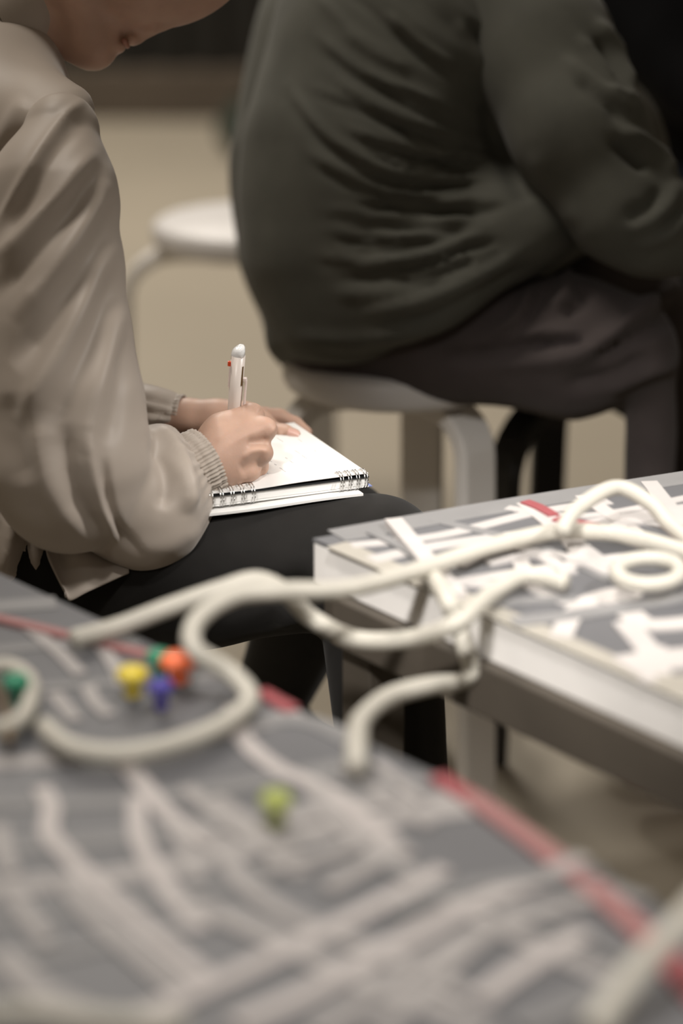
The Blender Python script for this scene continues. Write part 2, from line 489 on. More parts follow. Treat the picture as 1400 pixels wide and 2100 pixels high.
# near table: its far edge runs down to the right
e0 = onZ(0, 1176, TZ)[:2]; e1 = onZ(1400, 1888, TZ)[:2]; em = onZ(900, 1592, TZ)[:2]
u = (e1 - e0) / np.linalg.norm(e1 - e0); nrm = np.array([-u[1], u[0]])
if nrm[1] > 0: nrm = -nrm
def quad_table(label, poly, thick, beam, group="low map tables"):
    c = np.mean(poly, 0)
    root = empty("table", (c[0], c[1], 0), label, "table", group)
    prism("tabletop", poly, TZ - 0.003, TZ, M['board'], root)
    prism("edge_panel", [c + (p - c) * 0.9992 for p in poly], TZ - thick, TZ - 0.0032, M['edge'], root, bevel=0.0015)
    inset = [c + (p - c) * (1 - 0.018 / np.linalg.norm(p - c)) for p in poly]
    n = len(inset)
    for i in range(n):
        a, b = inset[i], inset[(i + 1) % n]
        d = (b - a) / np.linalg.norm(b - a); mid = (a + b) / 2
        ax = (np.array([d[0], d[1], 0]), np.array([-d[1], d[0], 0]), XYZ[2])
        box("frame_beam", (mid[0], mid[1], TZ - thick - beam / 2 - 0.0005), ax, (np.linalg.norm(b - a) / 2 - (0.0 if i % 2 else 0.021), 0.02, beam / 2), M['steel'], root, bevel=0.002)
    for i in range(n):
        a = c + (poly[i] - c) * (1 - 0.05 / np.linalg.norm(poly[i] - c))
        d = poly[(i + 1) % n] - poly[i]; d = d / np.linalg.norm(d)
        ax = (np.array([d[0], d[1], 0]), np.array([-d[1], d[0], 0]), XYZ[2])
        hh = (TZ - thick - beam - 0.001) / 2
        box("leg", (a[0], a[1], hh), ax, (0.018, 0.018, hh), M['steel'], root, bevel=0.002)
    return root
ua = (em - e0) / np.linalg.norm(em - e0); ub = (e1 - em) / np.linalg.norm(e1 - em)
A = e0 - ua * 0.10; B = e1 + ub * 0.28
T1poly = [A, A + nrm * 0.95, B + nrm * 0.95, B, em]
table1 = quad_table("near low table with a grey board crossed by pale strips", T1poly, 0.040, 0.045)
k0 = onZ(641, 1104, TZ)[:2]; k1 = onZ(1400, 978, TZ)[:2]; k2 = onZ(1400, 1432, TZ)[:2]
f1 = (k1 - k0) / np.linalg.norm(k1 - k0); f2 = (k2 - k0) / np.linalg.norm(k2 - k0)
T2poly = [k0, k0 + f2 * 0.85, k0 + f2 * 0.85 + f1 * 0.75, k0 + f1 * 0.75]
table2 = quad_table("far low table corner with white-edged grey board and strips", T2poly, 0.036, 0.040)

def clip_to_poly(line, poly):
    """keep a polyline on its table"""
    c = np.mean(poly, 0); out = []
    for p in line:
        ok = True
        for i in range(len(poly)):
            a, b = poly[i], poly[(i + 1) % len(poly)]
            s = (b[0] - a[0]) * (p[1] - a[1]) - (b[1] - a[1]) * (p[0] - a[0])
            sc = (b[0] - a[0]) * (c[1] - a[1]) - (b[1] - a[1]) * (c[0] - a[0])
            if s * sc < 0: ok = False
        if ok: out.append(p)
        elif out: break
    return out
lev = {}
def strip(root, pts, w, mat, poly, thick=0.0008, clip=True, smooth=True):
    """flat paper strip lying on a table; w in metres"""
    i = lev.get(root.name, 0); lev[root.name] = i + 1
    z0 = TZ + 0.0001; thick = thick + i * 0.00007
    g = [onZ(x, y, TZ)[:2] for x, y in pts]
    line = catmull(g, 6) if (smooth and len(g) > 2) else [g[0] + (g[1] - g[0]) * t for t in np.linspace(0, 1, 24)] if len(g) == 2 else g
    if clip: line = clip_to_poly(line, poly)
    if len(line) < 2: return
    line = [np.array(p) for p in line]
    n = len(line); V = []; F = []
    for j in range(n):
        t = line[min(j + 1, n - 1)] - line[max(j - 1, 0)]; t = t / (np.linalg.norm(t) + 1e-9); s = np.array([-t[1], t[0]])
        for sg in (-1, 1):
            q = line[j] + s * sg * w / 2
            V.append((q[0], q[1], z0)); V.append((q[0], q[1], z0 + thick))
    for j in range(n - 1):
        a = j * 4; b = a + 4
        F += [(a + 1, a + 3, b + 3, b + 1), (a, b, b + 2, a + 2), (a, a + 1, b + 1, b), (a + 2, b + 2, b + 3, a + 3)]
    F += [(0, 2, 3, 1), (len(V) - 4, len(V) - 3, len(V) - 1, len(V) - 2)]
    o = mesh_obj("paper_strip", V, F, M[mat], root)
    return o

T2S = [
 ([(690, 1118), (910, 1212), (1160, 1318), (1430, 1434)], .020, 'strip_cream'),
 ([(690, 1100), (900, 1062), (1100, 1028), (1420, 978)], .030, 'strip_grey'),
 ([(760, 1150), (900, 1120), (1100, 1092), (1300, 1060), (1420, 1040)], .016, 'strip_pale'),
 ([(720, 1120), (900, 1100), (1100, 1052), (1250, 1030)], .013, 'strip_pale'),
 ([(860, 1060), (960, 1085), (1100, 1120), (1250, 1190)], .011, 'strip_grey'),
 ([(1020, 1040), (1200, 1060), (1420, 1020)], .011, 'strip_pale'),
 ([(870, 1212), (1000, 1185), (1140, 1165), (1290, 1142), (1420, 1135)], .013, 'strip_white'),
 ([(900, 1195), (1020, 1200), (1080, 1182)], .013, 'strip_pale'),
 ([(1068, 1030), (1110, 1062), (1160, 1105), (1200, 1160)], .013, 'strip_white'),
 ([(1100, 1040), (1180, 1110), (1250, 1165)], .011, 'strip_pale'),
 ([(1178, 1008), (1240, 1050), (1310, 1100), (1360, 1150)], .014, 'strip_white'),
 ([(1330, 990), (1380, 1050), (1420, 1080)], .014, 'strip_pale'),
 ([(1270, 1060), (1420, 1095)], .011, 'strip_pale'),
 ([(1072, 1190), (1105, 1215), (1170, 1240), (1240, 1250), (1320, 1245), (1420, 1220)], .012, 'strip_pale'),
 ([(1060, 1140), (1078, 1180), (1090, 1205)], .013, 'strip_white'),
 ([(1205, 1236), (1170, 1268), (1150, 1310)], .016, 'strip_white'),
 ([(1190, 1240), (1250, 1220), (1310, 1212)], .015, 'strip_white'),
 ([(1215, 1225), (1275, 1240), (1300, 1215)], .014, 'strip_white'),
 ([(900, 1260), (1060, 1238), (1180, 1232)], .011, 'strip_grey'),
 ([(960, 1290), (1100, 1275), (1200, 1262), (1420, 1225)], .018, 'strip_grey'),
 ([(1290, 1262), (1330, 1285), (1420, 1280)], .020, 'strip_white'),
 ([(1280, 1280), (1330, 1340), (1350, 1390)], .018, 'strip_pale'),
 ([(1240, 1378), (1330, 1362), (1450, 1350)], .034, 'strip_white'),
 ([(1335, 1330), (1345, 1420)], .020, 'strip_white'),
 ([(1180, 1340), (1260, 1392), (1420, 1400)], .015, 'strip_cream'),
 ([(940, 1165), (1020, 1130), (1090, 1135), (1170, 1180)], .012, 'strip_pale'),
 ([(1000, 1160), (1130, 1140), (1250, 1180)], .010, 'strip_pale'),
 ([(1240, 1090), (1330, 1070), (1420, 1080)], .012, 'strip_pale'),
 ([(760, 1095), (830, 1130), (900, 1180)], .009, 'strip_grey'),
 ([(1072, 1032), (1105, 1045), (1135, 1062)], .010, 'strip_red'),
 ([(1140, 1068), (1185, 1078), (1225, 1084)], .013, 'strip_red'),
 ([(1300, 1112), (1330, 1122), (1375, 1130)], .008, 'strip_red'),
 ([(1395, 1150), (1420, 1160)], .010, 'strip_red'),
]
for pts, w, m in T2S: strip(table2, pts, w, m, T2poly)
strip(table2, [(806, 1078), (850, 1130), (905, 1195), (965, 1262)], .014, 'strip_white', T2poly, thick=.004)
T1S = [
 # broad pale bands running across
 ([(-60, 1250), (200, 1235), (320, 1270)], .040, 'strip_grey'),
 ([(-60, 1340), (200, 1318), (430, 1330)], .022, 'strip_grey'),
 ([(-60, 1420), (250, 1400), (470, 1390)], .020, 'strip_grey'),
 ([(-60, 1570), (250, 1545), (620, 1465)], .022, 'strip_pale'),
 ([(-60, 1650), (300, 1640), (760, 1560)], .024, 'strip_grey'),
 ([(-60, 1745), (300, 1715), (640, 1655), (830, 1600)], .026, 'strip_grey'),
 ([(-60, 1830), (300, 1790), (700, 1700), (960, 1660)], .024, 'strip_pale'),
 ([(-60, 1900), (300, 1850), (560, 1800)], .018, 'strip_grey'),
 ([(-60, 1990), (250, 1930), (500, 1870)], .020, 'strip_grey'),
 ([(450, 1490), (620, 1480), (740, 1530)], .026, 'strip_grey'),
 ([(560, 1690), (760, 1650), (900, 1640), (1010, 1635)], .020, 'strip_pale'),
 ([(600, 1590), (760, 1610), (900, 1600)], .020, 'strip_grey'),
 # diagonals falling to the right
 ([(60, 1290), (120, 1340), (165, 1385)], .013, 'strip_pale'),
 ([(180, 1300), (230, 1360), (255, 1410)], .013, 'strip_pale'),
 ([(110, 1425), (130, 1450), (155, 1480)], .013, 'strip_pale'),
 ([(180, 1410), (195, 1445), (225, 1470)], .012, 'strip_pale'),
 ([(480, 1450), (500, 1520), (570, 1580), (660, 1620), (740, 1680), (830, 1760)], .016, 'strip_white'),
 ([(240, 1555), (290, 1610), (350, 1680), (440, 1735)], .015, 'strip_white'),
 ([(85, 1620), (105, 1660), (100, 1710), (140, 1760), (220, 1840), (300, 1910), (420, 2010)], .014, 'strip_white'),
 ([(280, 1640), (285, 1720), (320, 1790), (360, 1850), (410, 1910)], .014, 'strip_white'),
 ([(355, 1700), (395, 1770), (400, 1810)], .013, 'strip_pale'),
 ([(380, 1620), (460, 1690), (540, 1740), (620, 1800)], .013, 'strip_pale'),
 ([(440, 1640), (520, 1700), (600, 1760)], .013, 'strip_pale'),
 ([(450, 1720), (480, 1790), (540, 1850), (650, 1910), (780, 1960), (960, 2050)], .015, 'strip_pale'),
 ([(640, 1620), (700, 1700), (800, 1770), (920, 1850), (1050, 1920), (1250, 2010)], .015, 'strip_pale'),
 ([(380, 1860), (520, 1910), (680, 1990), (860, 2060), (1000, 2120)], .018, 'strip_pale'),
 ([(130, 1800), (190, 1880), (270, 1950), (400, 2060)], .016, 'strip_pale'),
 ([(20, 1830), (60, 1890), (100, 1940)], .013, 'strip_pale'),
 ([(0, 1700), (10, 1760), (25, 1800)], .012, 'strip_pale'),
 ([(0, 1960), (80, 2040), (220, 2110)], .020, 'strip_pale'),
 ([(740, 1760), (900, 1830), (1120, 1900), (1330, 2000)], .013, 'strip_grey'),
 ([(700, 1580), (800, 1640), (880, 1700)], .011, 'strip_pale'),
 ([(770, 1570), (830, 1620), (870, 1650)], .011, 'strip_pale'),
 # diagonals rising to the right
 ([(250, 2110), (450, 2020), (640, 1930), (800, 1850), (910, 1790)], .015, 'strip_white'),
 ([(480, 2110), (640, 2040), (800, 1950), (1000, 1850), (1150, 1800)], .016, 'strip_white'),
 ([(640, 2130), (780, 2040), (900, 1960), (1100, 1880), (1260, 1840)], .014, 'strip_pale'),
 ([(760, 2130), (860, 2050), (960, 1950), (1080, 1870)], .013, 'strip_pale'),
 ([(670, 1830), (760, 1780), (830, 1740)], .014, 'strip_pale'),
 ([(540, 1790), (680, 1760), (760, 1720)], .013, 'strip_pale'),
 ([(980, 2060), (1080, 1990), (1200, 1920)], .015, 'strip_white'),
 ([(800, 1880), (960, 1830), (1140, 1810), (1330, 1860)], .018, 'strip_grey'),
 ([(1060, 2120), (1200, 2060), (1330, 1990)], .022, 'strip_grey'),
 # border strip
 ([(-60, 1262), (60, 1290), (200, 1325), (310, 1350)], .009, 'strip_pink'),
 ([(515, 1412), (560, 1440), (600, 1462)], .010, 'strip_red'),
 ([(895, 1600), (960, 1642), (1030, 1688)], .012, 'strip_red'),
 ([(960, 1640), (1100, 1740), (1250, 1860), (1330, 1935)], .014, 'strip_pink'),
 ([(1330, 1930), (1400, 2010), (1480, 2090)], .017, 'strip_red'),
 ([(1120, 1800), (1200, 1770), (1240, 1765)], .014, 'strip_pale'),
 ([(1190, 1810), (1290, 1790), (1330, 1800)], .012, 'strip_grey'),
]
for pts, w, m in T1S:
    band = m == 'strip_grey'
    strip(table1, pts, w * (0.62 if band else 1.0 if m in ('strip_pink', 'strip_red') else 0.82), {'strip_white': 'strip_pale2', 'strip_pale': 'strip_pale1'}.get(m, m), T1poly)

# the same pattern goes on over the rest of both boards
rs = random.Random(7)
def more_strips(root, poly, count):
    lo_ = np.min(poly, 0); hi_ = np.max(poly, 0); c = np.mean(poly, 0); made = 0; tries = 0
    while made < count and tries < 4000:
        tries += 1
        p = np.array([rs.uniform(lo_[0], hi_[0]), rs.uniform(lo_[1], hi_[1])])
        a = rs.choice([0.25, 0.9, 2.2]) + rs.uniform(-.25, .25); L_ = rs.uniform(.10, .30); bend = rs.uniform(-.03, .03)
        t = np.array([math.cos(a), math.sin(a)]); nn = np.array([-t[1], t[0]])
        g = [p + t * L_ * (f - .5) + nn * bend * (1 - (2 * f - 1) ** 2) for f in (0, .25, .5, .75, 1)]
        if len(clip_to_poly(g, [c + (q - c) * .96 for q in poly])) < 5: continue
        px = to_px(np.array([(q[0], q[1], TZ) for q in g]))
        if ((px[:, 0] > -60) & (px[:, 0] < 1460) & (px[:, 1] > 0) & (px[:, 1] < 2160) & (px[:, 2] > 0)).any(): continue
        strip(root, [tuple(q[:2]) for q in px], rs.uniform(.010, .018), rs.choice(['strip_pale1', 'strip_pale2', 'strip_grey']), poly)
        made += 1
more_strips(table1, T1poly, 45); more_strips(table2, T2poly, 45)

# ------------------------------------------------------------------ cords
CR = 0.0066
def cord(name, pts, label, r=CR, mat='cord', n=10):
    line = catmull([onZ(x, y, z) for x, y, z in pts], n)
    V, F = tube_geo(line, r, 12)
    o = mesh_obj(name, V, F, M[mat], None, True)
    return tag(o, label, name, "thick soft cords" if name == "cord" else None)
Z0 = TZ + CR + 0.006
cord("cord", [(90, 1490, Z0), (150, 1535, Z0), (260, 1545, Z0), (390, 1515, Z0), (480, 1470, Z0), (512, 1428, Z0 + .003), (470, 1378, Z0 + .012),
              (398, 1330, Z0 + .028), (405, 1272, Z0 + .036), (480, 1222, Z0 + .04), (580, 1212, Z0 + .036), (720, 1206, Z0 + .024), (870, 1165, Z0 + .008),
              (1000, 1122, Z0 + .003), (1130, 1092, Z0), (1240, 1092, Z0), (1330, 1110, Z0), (1430, 1140, Z0)],
     "cream cord looping off the near table and across onto the far one")
cord("cord", [(150, 1310, Z0), (240, 1286, Z0), (340, 1248, Z0 + .010), (450, 1210, Z0 + .022), (528, 1190, Z0 + .026), (590, 1218, Z0 + .012), (640, 1268, TZ - .004), (735, 1312, TZ - .014),
              (850, 1308, TZ - .004), (940, 1275, Z0 + .004), (1010, 1215, Z0 + .002), (1080, 1180, Z0), (1160, 1195, Z0)],
     "cream cord sagging in the gap between the two tables")
sn = np.array([-f2[1], f2[0]])
if sn @ (np.mean(T2poly, 0) - k0) > 0: sn = -sn
def on_side(px, py, off):
    """z of the point seen at a pixel, just outside the far table's long side"""
    r = P(px, py, 1.0) - np.array([0, 0, H])
    t = ((k0 + sn * off) @ sn) / (r[:2] @ sn)
    return (px, py, H + t * r[2])
cord("cord", [(732, 1575, Z0), (731, 1530, Z0 + .002), (742, 1475, TZ - .002), (800, 1428, TZ - .016), (880, 1406, TZ - .026), on_side(940, 1398, .016), on_side(966, 1378, .011), on_side(955, 1330, .010),
              on_side(938, 1280, .009), (922, 1240, Z0), (900, 1200, Z0), (872, 1165, Z0 - .002)],
     "cream cord hooked over the far table edge and down to the near table", r=0.0068)
cord("cord", [(1150, 1090, Z0 + .016), (1185, 1042, Z0 + .022), (1262, 1000, Z0 + .026), (1330, 1030, Z0 + .018), (1375, 1078, Z0 + .004), (1440, 1130, Z0)],
     "cream cord arching at the back edge of the far table", r=0.0062)
ring = [(1330 + 66 * math.cos(t), 1172 + 27 * math.sin(t), Z0 + 0.004) for t in np.linspace(0, 6.0, 14)]
cord("cord", ring, "small coiled ring of white cord on the far table", r=0.0058, n=5)
cord("cord", [(-40, 1372, Z0), (20, 1368, Z0), (60, 1395, Z0), (62, 1440, Z0), (40, 1478, Z0), (-10, 1500, Z0)],
     "short loop of cord at the left edge of the near table", r=0.006)
cord("cord", [(1460, 1830, Z0 + .05), (1395, 1900, Z0 + .04), (1330, 1965, Z0 + .03), (1270, 2040, Z0 + .02), (1215, 2120, Z0 + .01)],
     "white cord stretched over the red border at bottom right", r=0.0075)
cord("cord", [(-60, 2085, Z0), (60, 2078, Z0), (200, 2095, Z0), (380, 2103, Z0)], "cream cord along the bottom left edge of the picture", r=0.006)
cord("wire", [(-30, 1385, Z0), (2, 1425, Z0), (14, 1480, Z0), (20, 1520, Z0)], "thin brown wire beside the cord loop at far left", r=0.0028, mat='wire_brown')

# ------------------------------------------------------------------ map pins / markers
def marker(px, py, r, mat, label):
    c = onZ(px, py, TZ + 0.008)
    root = empty("map_pin", (c[0], c[1], TZ), label, "pin", "coloured map pins")
    z = TZ + 0.006
    prof = [(0, z), (r * .55, z), (r * .6, z + .003), (r * .42, z + .006), (r * .5, z + .009), (r, z + .012), (r, z + .016), (r * .8, z + .019), (0, z + .0195)]
    V, F = [], []; seg = 20
    for (a, b) in prof:
        for k in range(seg):
            t = 2 * math.pi * k / seg; V.append((c[0] + max(a, .0002) * math.cos(t), c[1] + max(a, .0002) * math.sin(t), b))
    for i in range(len(prof) - 1):
        for k in range(seg): F.append((i * seg + k, i * seg + (k + 1) % seg, (i + 1) * seg + (k + 1) % seg, (i + 1) * seg + k))
    mesh_obj("pin_head", V, F, M[mat], root, True)
    tube("pin_shaft", [(c[0], c[1], TZ - .001), (c[0], c[1], z + .002)], 0.0012, M['wire'], root, 8)
marker(272, 1420, .0105, 'yellow', "yellow pin on the near table")
marker(366, 1392, .0125, 'orange', "orange pin beside the cord loop on the near table")
marker(326, 1384, .0085, 'green', "green pin behind the orange one")
marker(330, 1446, .0085, 'blue', "violet blue pin in front of the orange one")
marker(34, 1436, .009, 'green', "green pin inside the cord loop at far left")
marker(566, 1682, .0095, 'lime', "lime green pin alone in the middle of the near table")

# ------------------------------------------------------------------ notebook, pen
NZ = 0.5575                                   # page height
NBc = onZ(757, 968, NZ)                        # spine corner near the knee
nb1 = np.array([-0.925, -0.380, 0]); nb1 /= np.linalg.norm(nb1)      # along the spine, to the left
nb2 = np.array([-0.432, 0.902, 0]); nb2 -= nb1 * np.dot(nb1, nb2) * 0.6; nb2 /= np.linalg.norm(nb2)   # along the page, away
NBW, NBL = 0.150, 0.168
def nb(a, b, dz=0.0): return NBc + nb1 * a + nb2 * b + np.array([0, 0, dz])
nroot = empty("spiral_notebook", nb(NBW / 2, NBL / 2, -0.02), "open white spiral notebook lying on the writing woman's lap", "notebook")
def sheet(name, a0, a1, b0, b1, zf, th, mat, parent, na=24, nb_=10):
    V, F = [], []
    for layer in (0, 1):
        for i in range(na + 1):
            for j in range(nb_ + 1):
                a = a0 + (a1 - a0) * i / na; b = b0 + (b1 - b0) * j / nb_
                V.append(nb(a, b, zf(a, b) + th * layer))
    n = (na + 1) * (nb_ + 1); w = nb_ + 1
    for i in range(na):
        for j in range(nb_):
            q = (i * w + j, (i + 1) * w + j, (i + 1) * w + j + 1, i * w + j + 1)
            F.append(q); F.append(tuple(n + k for k in q[::-1]))
    for i in range(na):
        F.append((i * w, n + i * w, n + (i + 1) * w, (i + 1) * w)); k = w - 1
        F.append(((i + 1) * w + k, n + (i + 1) * w + k, n + i * w + k, i * w + k))
    for j in range(nb_):
        F.append((j + 1, n + j + 1, n + j, j)); k = na * w
        F.append((k + j, n + k + j, n + k + j + 1, k + j + 1))
    return mesh_obj(name, V, F, mat, parent, False)
flip = lambda a, b: -0.0012 - 0.0016 * max(0, 1 - b / 0.03) * math.exp(-((a - 0.11) / 0.035) ** 2)
sheet("top_page", 0.001, NBW, 0.000, NBL, flip, 0.0005, M['paper'], nroot)
sheet("cover_back", 0.000, NBW, 0.0005, NBL, lambda a, b: -0.0052, 0.0012, M['cover'], nroot)
sheet("page_block", 0.001, NBW, 0.002, NBL - .002, lambda a, b: -0.0124, 0.0070, M['paper'], nroot)
sheet("cover_front", 0.0, NBW, 0.001, NBL, lambda a, b: -0.0140, 0.0012, M['paper'], nroot)
# rings, bunched at both ends of the spine
def nb_ring(a):
    pts = []
    for t in np.linspace(0, 2 * math.pi, 22):
        pts.append(nb(a, 0.0045 - 0.0085 * math.cos(t), -0.0068 + 0.0085 * math.sin(t)))
    tube("wire_ring", pts, 0.00055, M['wire'], nroot, 6)
for a in (0.003, 0.0055, 0.0105, 0.013, 0.018, 0.0205, 0.0255, 0.028):
    nb_ring(a)
for a in (0.1075, 0.110, 0.117, 0.1195, 0.1265, 0.129, 0.136, 0.1385, 0.1455, 0.148):
    nb_ring(a)
# handwriting: short faint strokes in lines
random.seed(5)
def scribble(a, b, l):
    pts = []
    n = int(l / 0.0011)
    for k in range(n):
        pts.append(nb(a + 0.0007 * math.sin(k * 2.1 + a * 900), b + 0.0011 * k + 0.0005 * math.cos(k * 1.7), -0.00062))
    if len(pts) > 2: tube("handwriting", pts, 0.00018, M['ink'], nroot, 4)
for row in range(6):
    b = 0.03
    while b < 0.140:
        l = random.uniform(0.006, 0.016)
        if random.random() < 0.62: scribble(0.018 + row * 0.016, b, l)
        b += l + random.uniform(0.003, 0.010)
# loose sheets and blue card under the notebook
lz = -0.0178
so = sheet("paper_booklet", 0.010, NBW + .012, -0.010, NBL - .03, lambda a, b: lz + 0.0006 * math.sin(a * 40), 0.0022, M['paper'], None)
tag(so, "thin white booklet under the spiral notebook on the lap", "booklet")
so = sheet("blue_card", -0.0045, 0.045, 0.004, 0.09, lambda a, b: lz + 0.0028, 0.0008, M['blue_card'], None)
tag(so, "blue card peeking out under the notebook corner", "card")

# pen
pt = P(471, 958, 2.128); ptop = P(490, 710, 2.075)
pa = (ptop - pt) / np.linalg.norm(ptop - pt); PL = np.linalg.norm(ptop - pt)
cdir = np.array([0, 0, 0]) + (np.array([0, 0, H]) - ptop); cdir /= np.linalg.norm(cdir)
pr = np.cross(pa, cdir); pr /= np.linalg.norm(pr)            # sideways
if pr[0] < 0: pr = -pr
pf = np.cross(pr, pa); pf /= np.linalg.norm(pf)
if np.dot(pf, cdir) < 0: pf = -pf                                # towards the viewer
proot = empty("pen", pt, "white multi-colour pen held upright in the writing hand", "pen")
def lathe_pen(name, prof, mat, tri=0.0, seg=24, slant=0.0):
    V, F = [], []
    for (s, r) in prof:
        for k in range(seg):
            a = 2 * math.pi * k / seg; rr = r * (1 - tri * (0.5 + 0.5 * math.cos(3 * a + 0.4)))
            V.append(pt + pa * (s + slant * math.cos(a) * r / 0.006 - abs(slant) * .4 * math.sin(a)) + rr * (math.cos(a) * pr + math.sin(a) * pf))
    for i in range(len(prof) - 1):
        for k in range(seg): F.append((i * seg + k, i * seg + (k + 1) % seg, (i + 1) * seg + (k + 1) % seg, (i + 1) * seg + k))
    F.append(tuple(range(seg - 1, -1, -1))); F.append(tuple(range((len(prof) - 1) * seg, len(prof) * seg)))
    return mesh_obj(name, V, F, mat, proot, True)
lathe_pen("pen_tip", [(0.0, 0.0004), (0.003, 0.0010), (0.012, 0.0036)], M['wire'])
lathe_pen("pen_barrel", [(0.012, 0.0040), (0.03, 0.0056), (0.055, 0.0058), (PL - 0.0085, 0.0062)], M['pen_white'])
cp_ = lathe_pen("pen_cap", [(PL - 0.0095, 0.0063), (PL - 0.0050, 0.0063), (PL - 0.0025, 0.0058), (PL - 0.0010, 0.0046), (PL - 0.0002, 0.0026), (PL, 0.0008)], M['pen_cap'], 0.12, slant=0.0022)
# clip on the right, slider on the left, slots
ax = (pr, pf, pa)
box("clip", pt + pa * (PL - 0.0425) + pr * 0.0083 + pf * 0.0015, ax, (0.0011, 0.0022, 0.0130), M['pen_clear'], proot, bevel=0.0009)
box("clip_arm", pt + pa * (PL - 0.0300) + pr * 0.0068 + pf * 0.0015, ax, (0.0022, 0.0020, 0.0016), M['pen_clear'], proot, bevel=0.0006)
box("slider_slot", pt + pa * (PL - 0.026) + pr * 0.0046 + pf * 0.0036, ax, (0.0008, 0.0010, 0.0090), M['pen_dark'], proot)
box("slider", pt + pa * (PL - 0.0165) - pr * 0.0072 + pf * 0.001, ax, (0.0014, 0.0013, 0.0022), M['pen_red'], proot, bevel=0.0005)
box("slider_rail", pt + pa * (PL - 0.028) - pr * 0.0064 + pf * 0.001, ax, (0.0006, 0.0010, 0.0105), M['pen_clear'], proot, bevel=0.0003)

# ------------------------------------------------------------------ the writing woman
def S(px, py, d, rpx): return (P(px, py, d), rpx * mpp(d))
def bounds(items, pad):
    lo = np.min([c - r for c, r in items], 0) - pad; hi = np.max([c + r for c, r in items], 0) + pad
    return lo, hi
woman = empty("person", (-0.42, 2.05, 0), "person in a pale beige blouse and black trousers, bent over writing", "person", "seated people")

# right hand (the writing hand)
def right_hand(p):
    d = chain(p, [S(330, 1000, 2.075, 44), S(418, 955, 2.088, 49), S(452, 935, 2.090, 53), S(495, 905, 2.090, 48)], .012)   # wrist into the back of the hand
    d = smin(d, cone(p, P(465, 890, 2.095), P(515, 852, 2.096), .020, .0105), .014)               # index metacarpal
    d = smin(d, cone(p, P(470, 905, 2.085), P(541, 880, 2.080), .021, .0090), .013)               # middle metacarpal
    d = smin(d, cone(p, P(465, 930, 2.080), P(533, 927, 2.079), .020, .0082), .011)               # ring
    d = smin(d, cone(p, P(445, 955, 2.078), P(508, 962, 2.082), .022, .0098), .012)               # little finger side
    d = smin(d, cone(p, P(430, 940, 2.10), P(462, 880, 2.115), .018, .0105), .012)                # thumb base
    d = smin(d, ball(p, P(448, 864, 2.118), .0062), .010)
    d = smin(d, ball(p, P(552, 880, 2.080), .0052), .006)
    d = smin(d, ball(p, P(547, 931, 2.081), .0048), .006)
    # fingers folding away and down to the pen
    fing = [
        [(P(517, 852, 2.098), .0095), (P(534, 884, 2.128), .0085), (P(520, 925, 2.146), .0075), (P(488, 948, 2.142), .0065)],
        [(P(543, 879, 2.080), .0085), (P(534, 912, 2.112), .0078), (P(515, 946, 2.130), .0072), (P(488, 962, 2.128), .0064)],
        [(P(536, 928, 2.080), .0076), (P(532, 957, 2.102), .0076), (P(505, 972, 2.118), .0070), (P(478, 972, 2.112), .0062)],
        [(P(510, 962, 2.082), .0088), (P(512, 975, 2.096), .0072), (P(488, 982, 2.106), .0064), (P(468, 980, 2.100), .0056)],
    ]
    for f in fing: d = smin(d, chain(p, f, .003), .0055)
    th = chain(p, [(P(458, 882, 2.118), .0105), (P(480, 872, 2.145), .0092), (P(488, 915, 2.160), .0085), (P(482, 945, 2.150), .0070)], .004)
    return smin(d, th, .005)
c8 = [P(x, y, z) for x in (270, 600) for y in (800, 1080) for z in (2.0, 2.22)]
lo, hi = np.min(c8, 0), np.max(c8, 0)
Vh, Qh = surface_nets(right_hand, lo, hi, 0.0014)
Vh = relax(Vh, Qh, 2, .4)
Vh = sculpt(Vh, Qh, [
    ([(505, 862), (470, 888), (440, 908)], 8, .0007),        # tendon to the index
    ([(548, 882), (515, 890), (480, 905), (455, 920)], 9, .0007),
    ([(505, 908), (530, 906), (552, 905)], 9, -.0030),                    # hollow under the middle knuckle
    ([(496, 944), (512, 928), (535, 923), (556, 930)], 7, .0018),   # ring knuckle ridge
    ([(490, 968), (520, 956), (546, 954)], 15, -.0032),
    ([(524, 835), (532, 842)], 7, .0010),
    ([(557, 880), (563, 884)], 8, .0010),
    ([(400, 890), (440, 860), (470, 845)], 9, .0008),
])

# left hand, steadying the far side of the page
def left_hand(p):
    d = chain(p, [S(300, 860, 2.25, 38), S(385, 857, 2.245, 35), S(445, 860, 2.24, 37), S(500, 868, 2.238, 40), S(530, 872, 2.235, 32)], .012)
    d = smin(d, chain(p, [(P(500, 885, 2.245), .013), (P(545, 884, 2.232), .0105), (P(580, 890, 2.224), .0090), (P(602, 894, 2.219), .0072)], .004), .008)   # thumb on the page
    fing = [
        [(P(530, 855, 2.268), .0105), (P(572, 858, 2.270), .0090), (P(604, 872, 2.268), .0080), (P(626, 888, 2.262), .0068)],
        [(P(528, 868, 2.282), .0105), (P(568, 876, 2.288), .0088), (P(600, 888, 2.284), .0078), (P(618, 902, 2.276), .0066)],
        [(P(522, 884, 2.290), .0100), (P(560, 896, 2.294), .0085), (P(585, 908, 2.290), .0074), (P(600, 918, 2.282), .0063)],
        [(P(512, 898, 2.292), .0090), (P(545, 912, 2.294), .0074), (P(566, 920, 2.290), .0066), (P(580, 926, 2.284), .0056)],
    ]
    for f in fing: d = smin(d, chain(p, f, .003), .005)
    return d
c8 = [P(x, y, z) for x in (270, 660) for y in (790, 960) for z in (2.16, 2.36)]
Vl, Ql = surface_nets(left_hand, np.min(c8, 0), np.max(c8, 0), 0.0018)
Vl = relax(Vl, Ql, 2, .4)
Vl = sculpt(Vl, Ql, [([(578, 880), (582, 902)], 4, -.0007), ([(600, 862), (598, 880)], 5, -.0008), ([(560, 860), (590, 872)], 8, -.0010)])

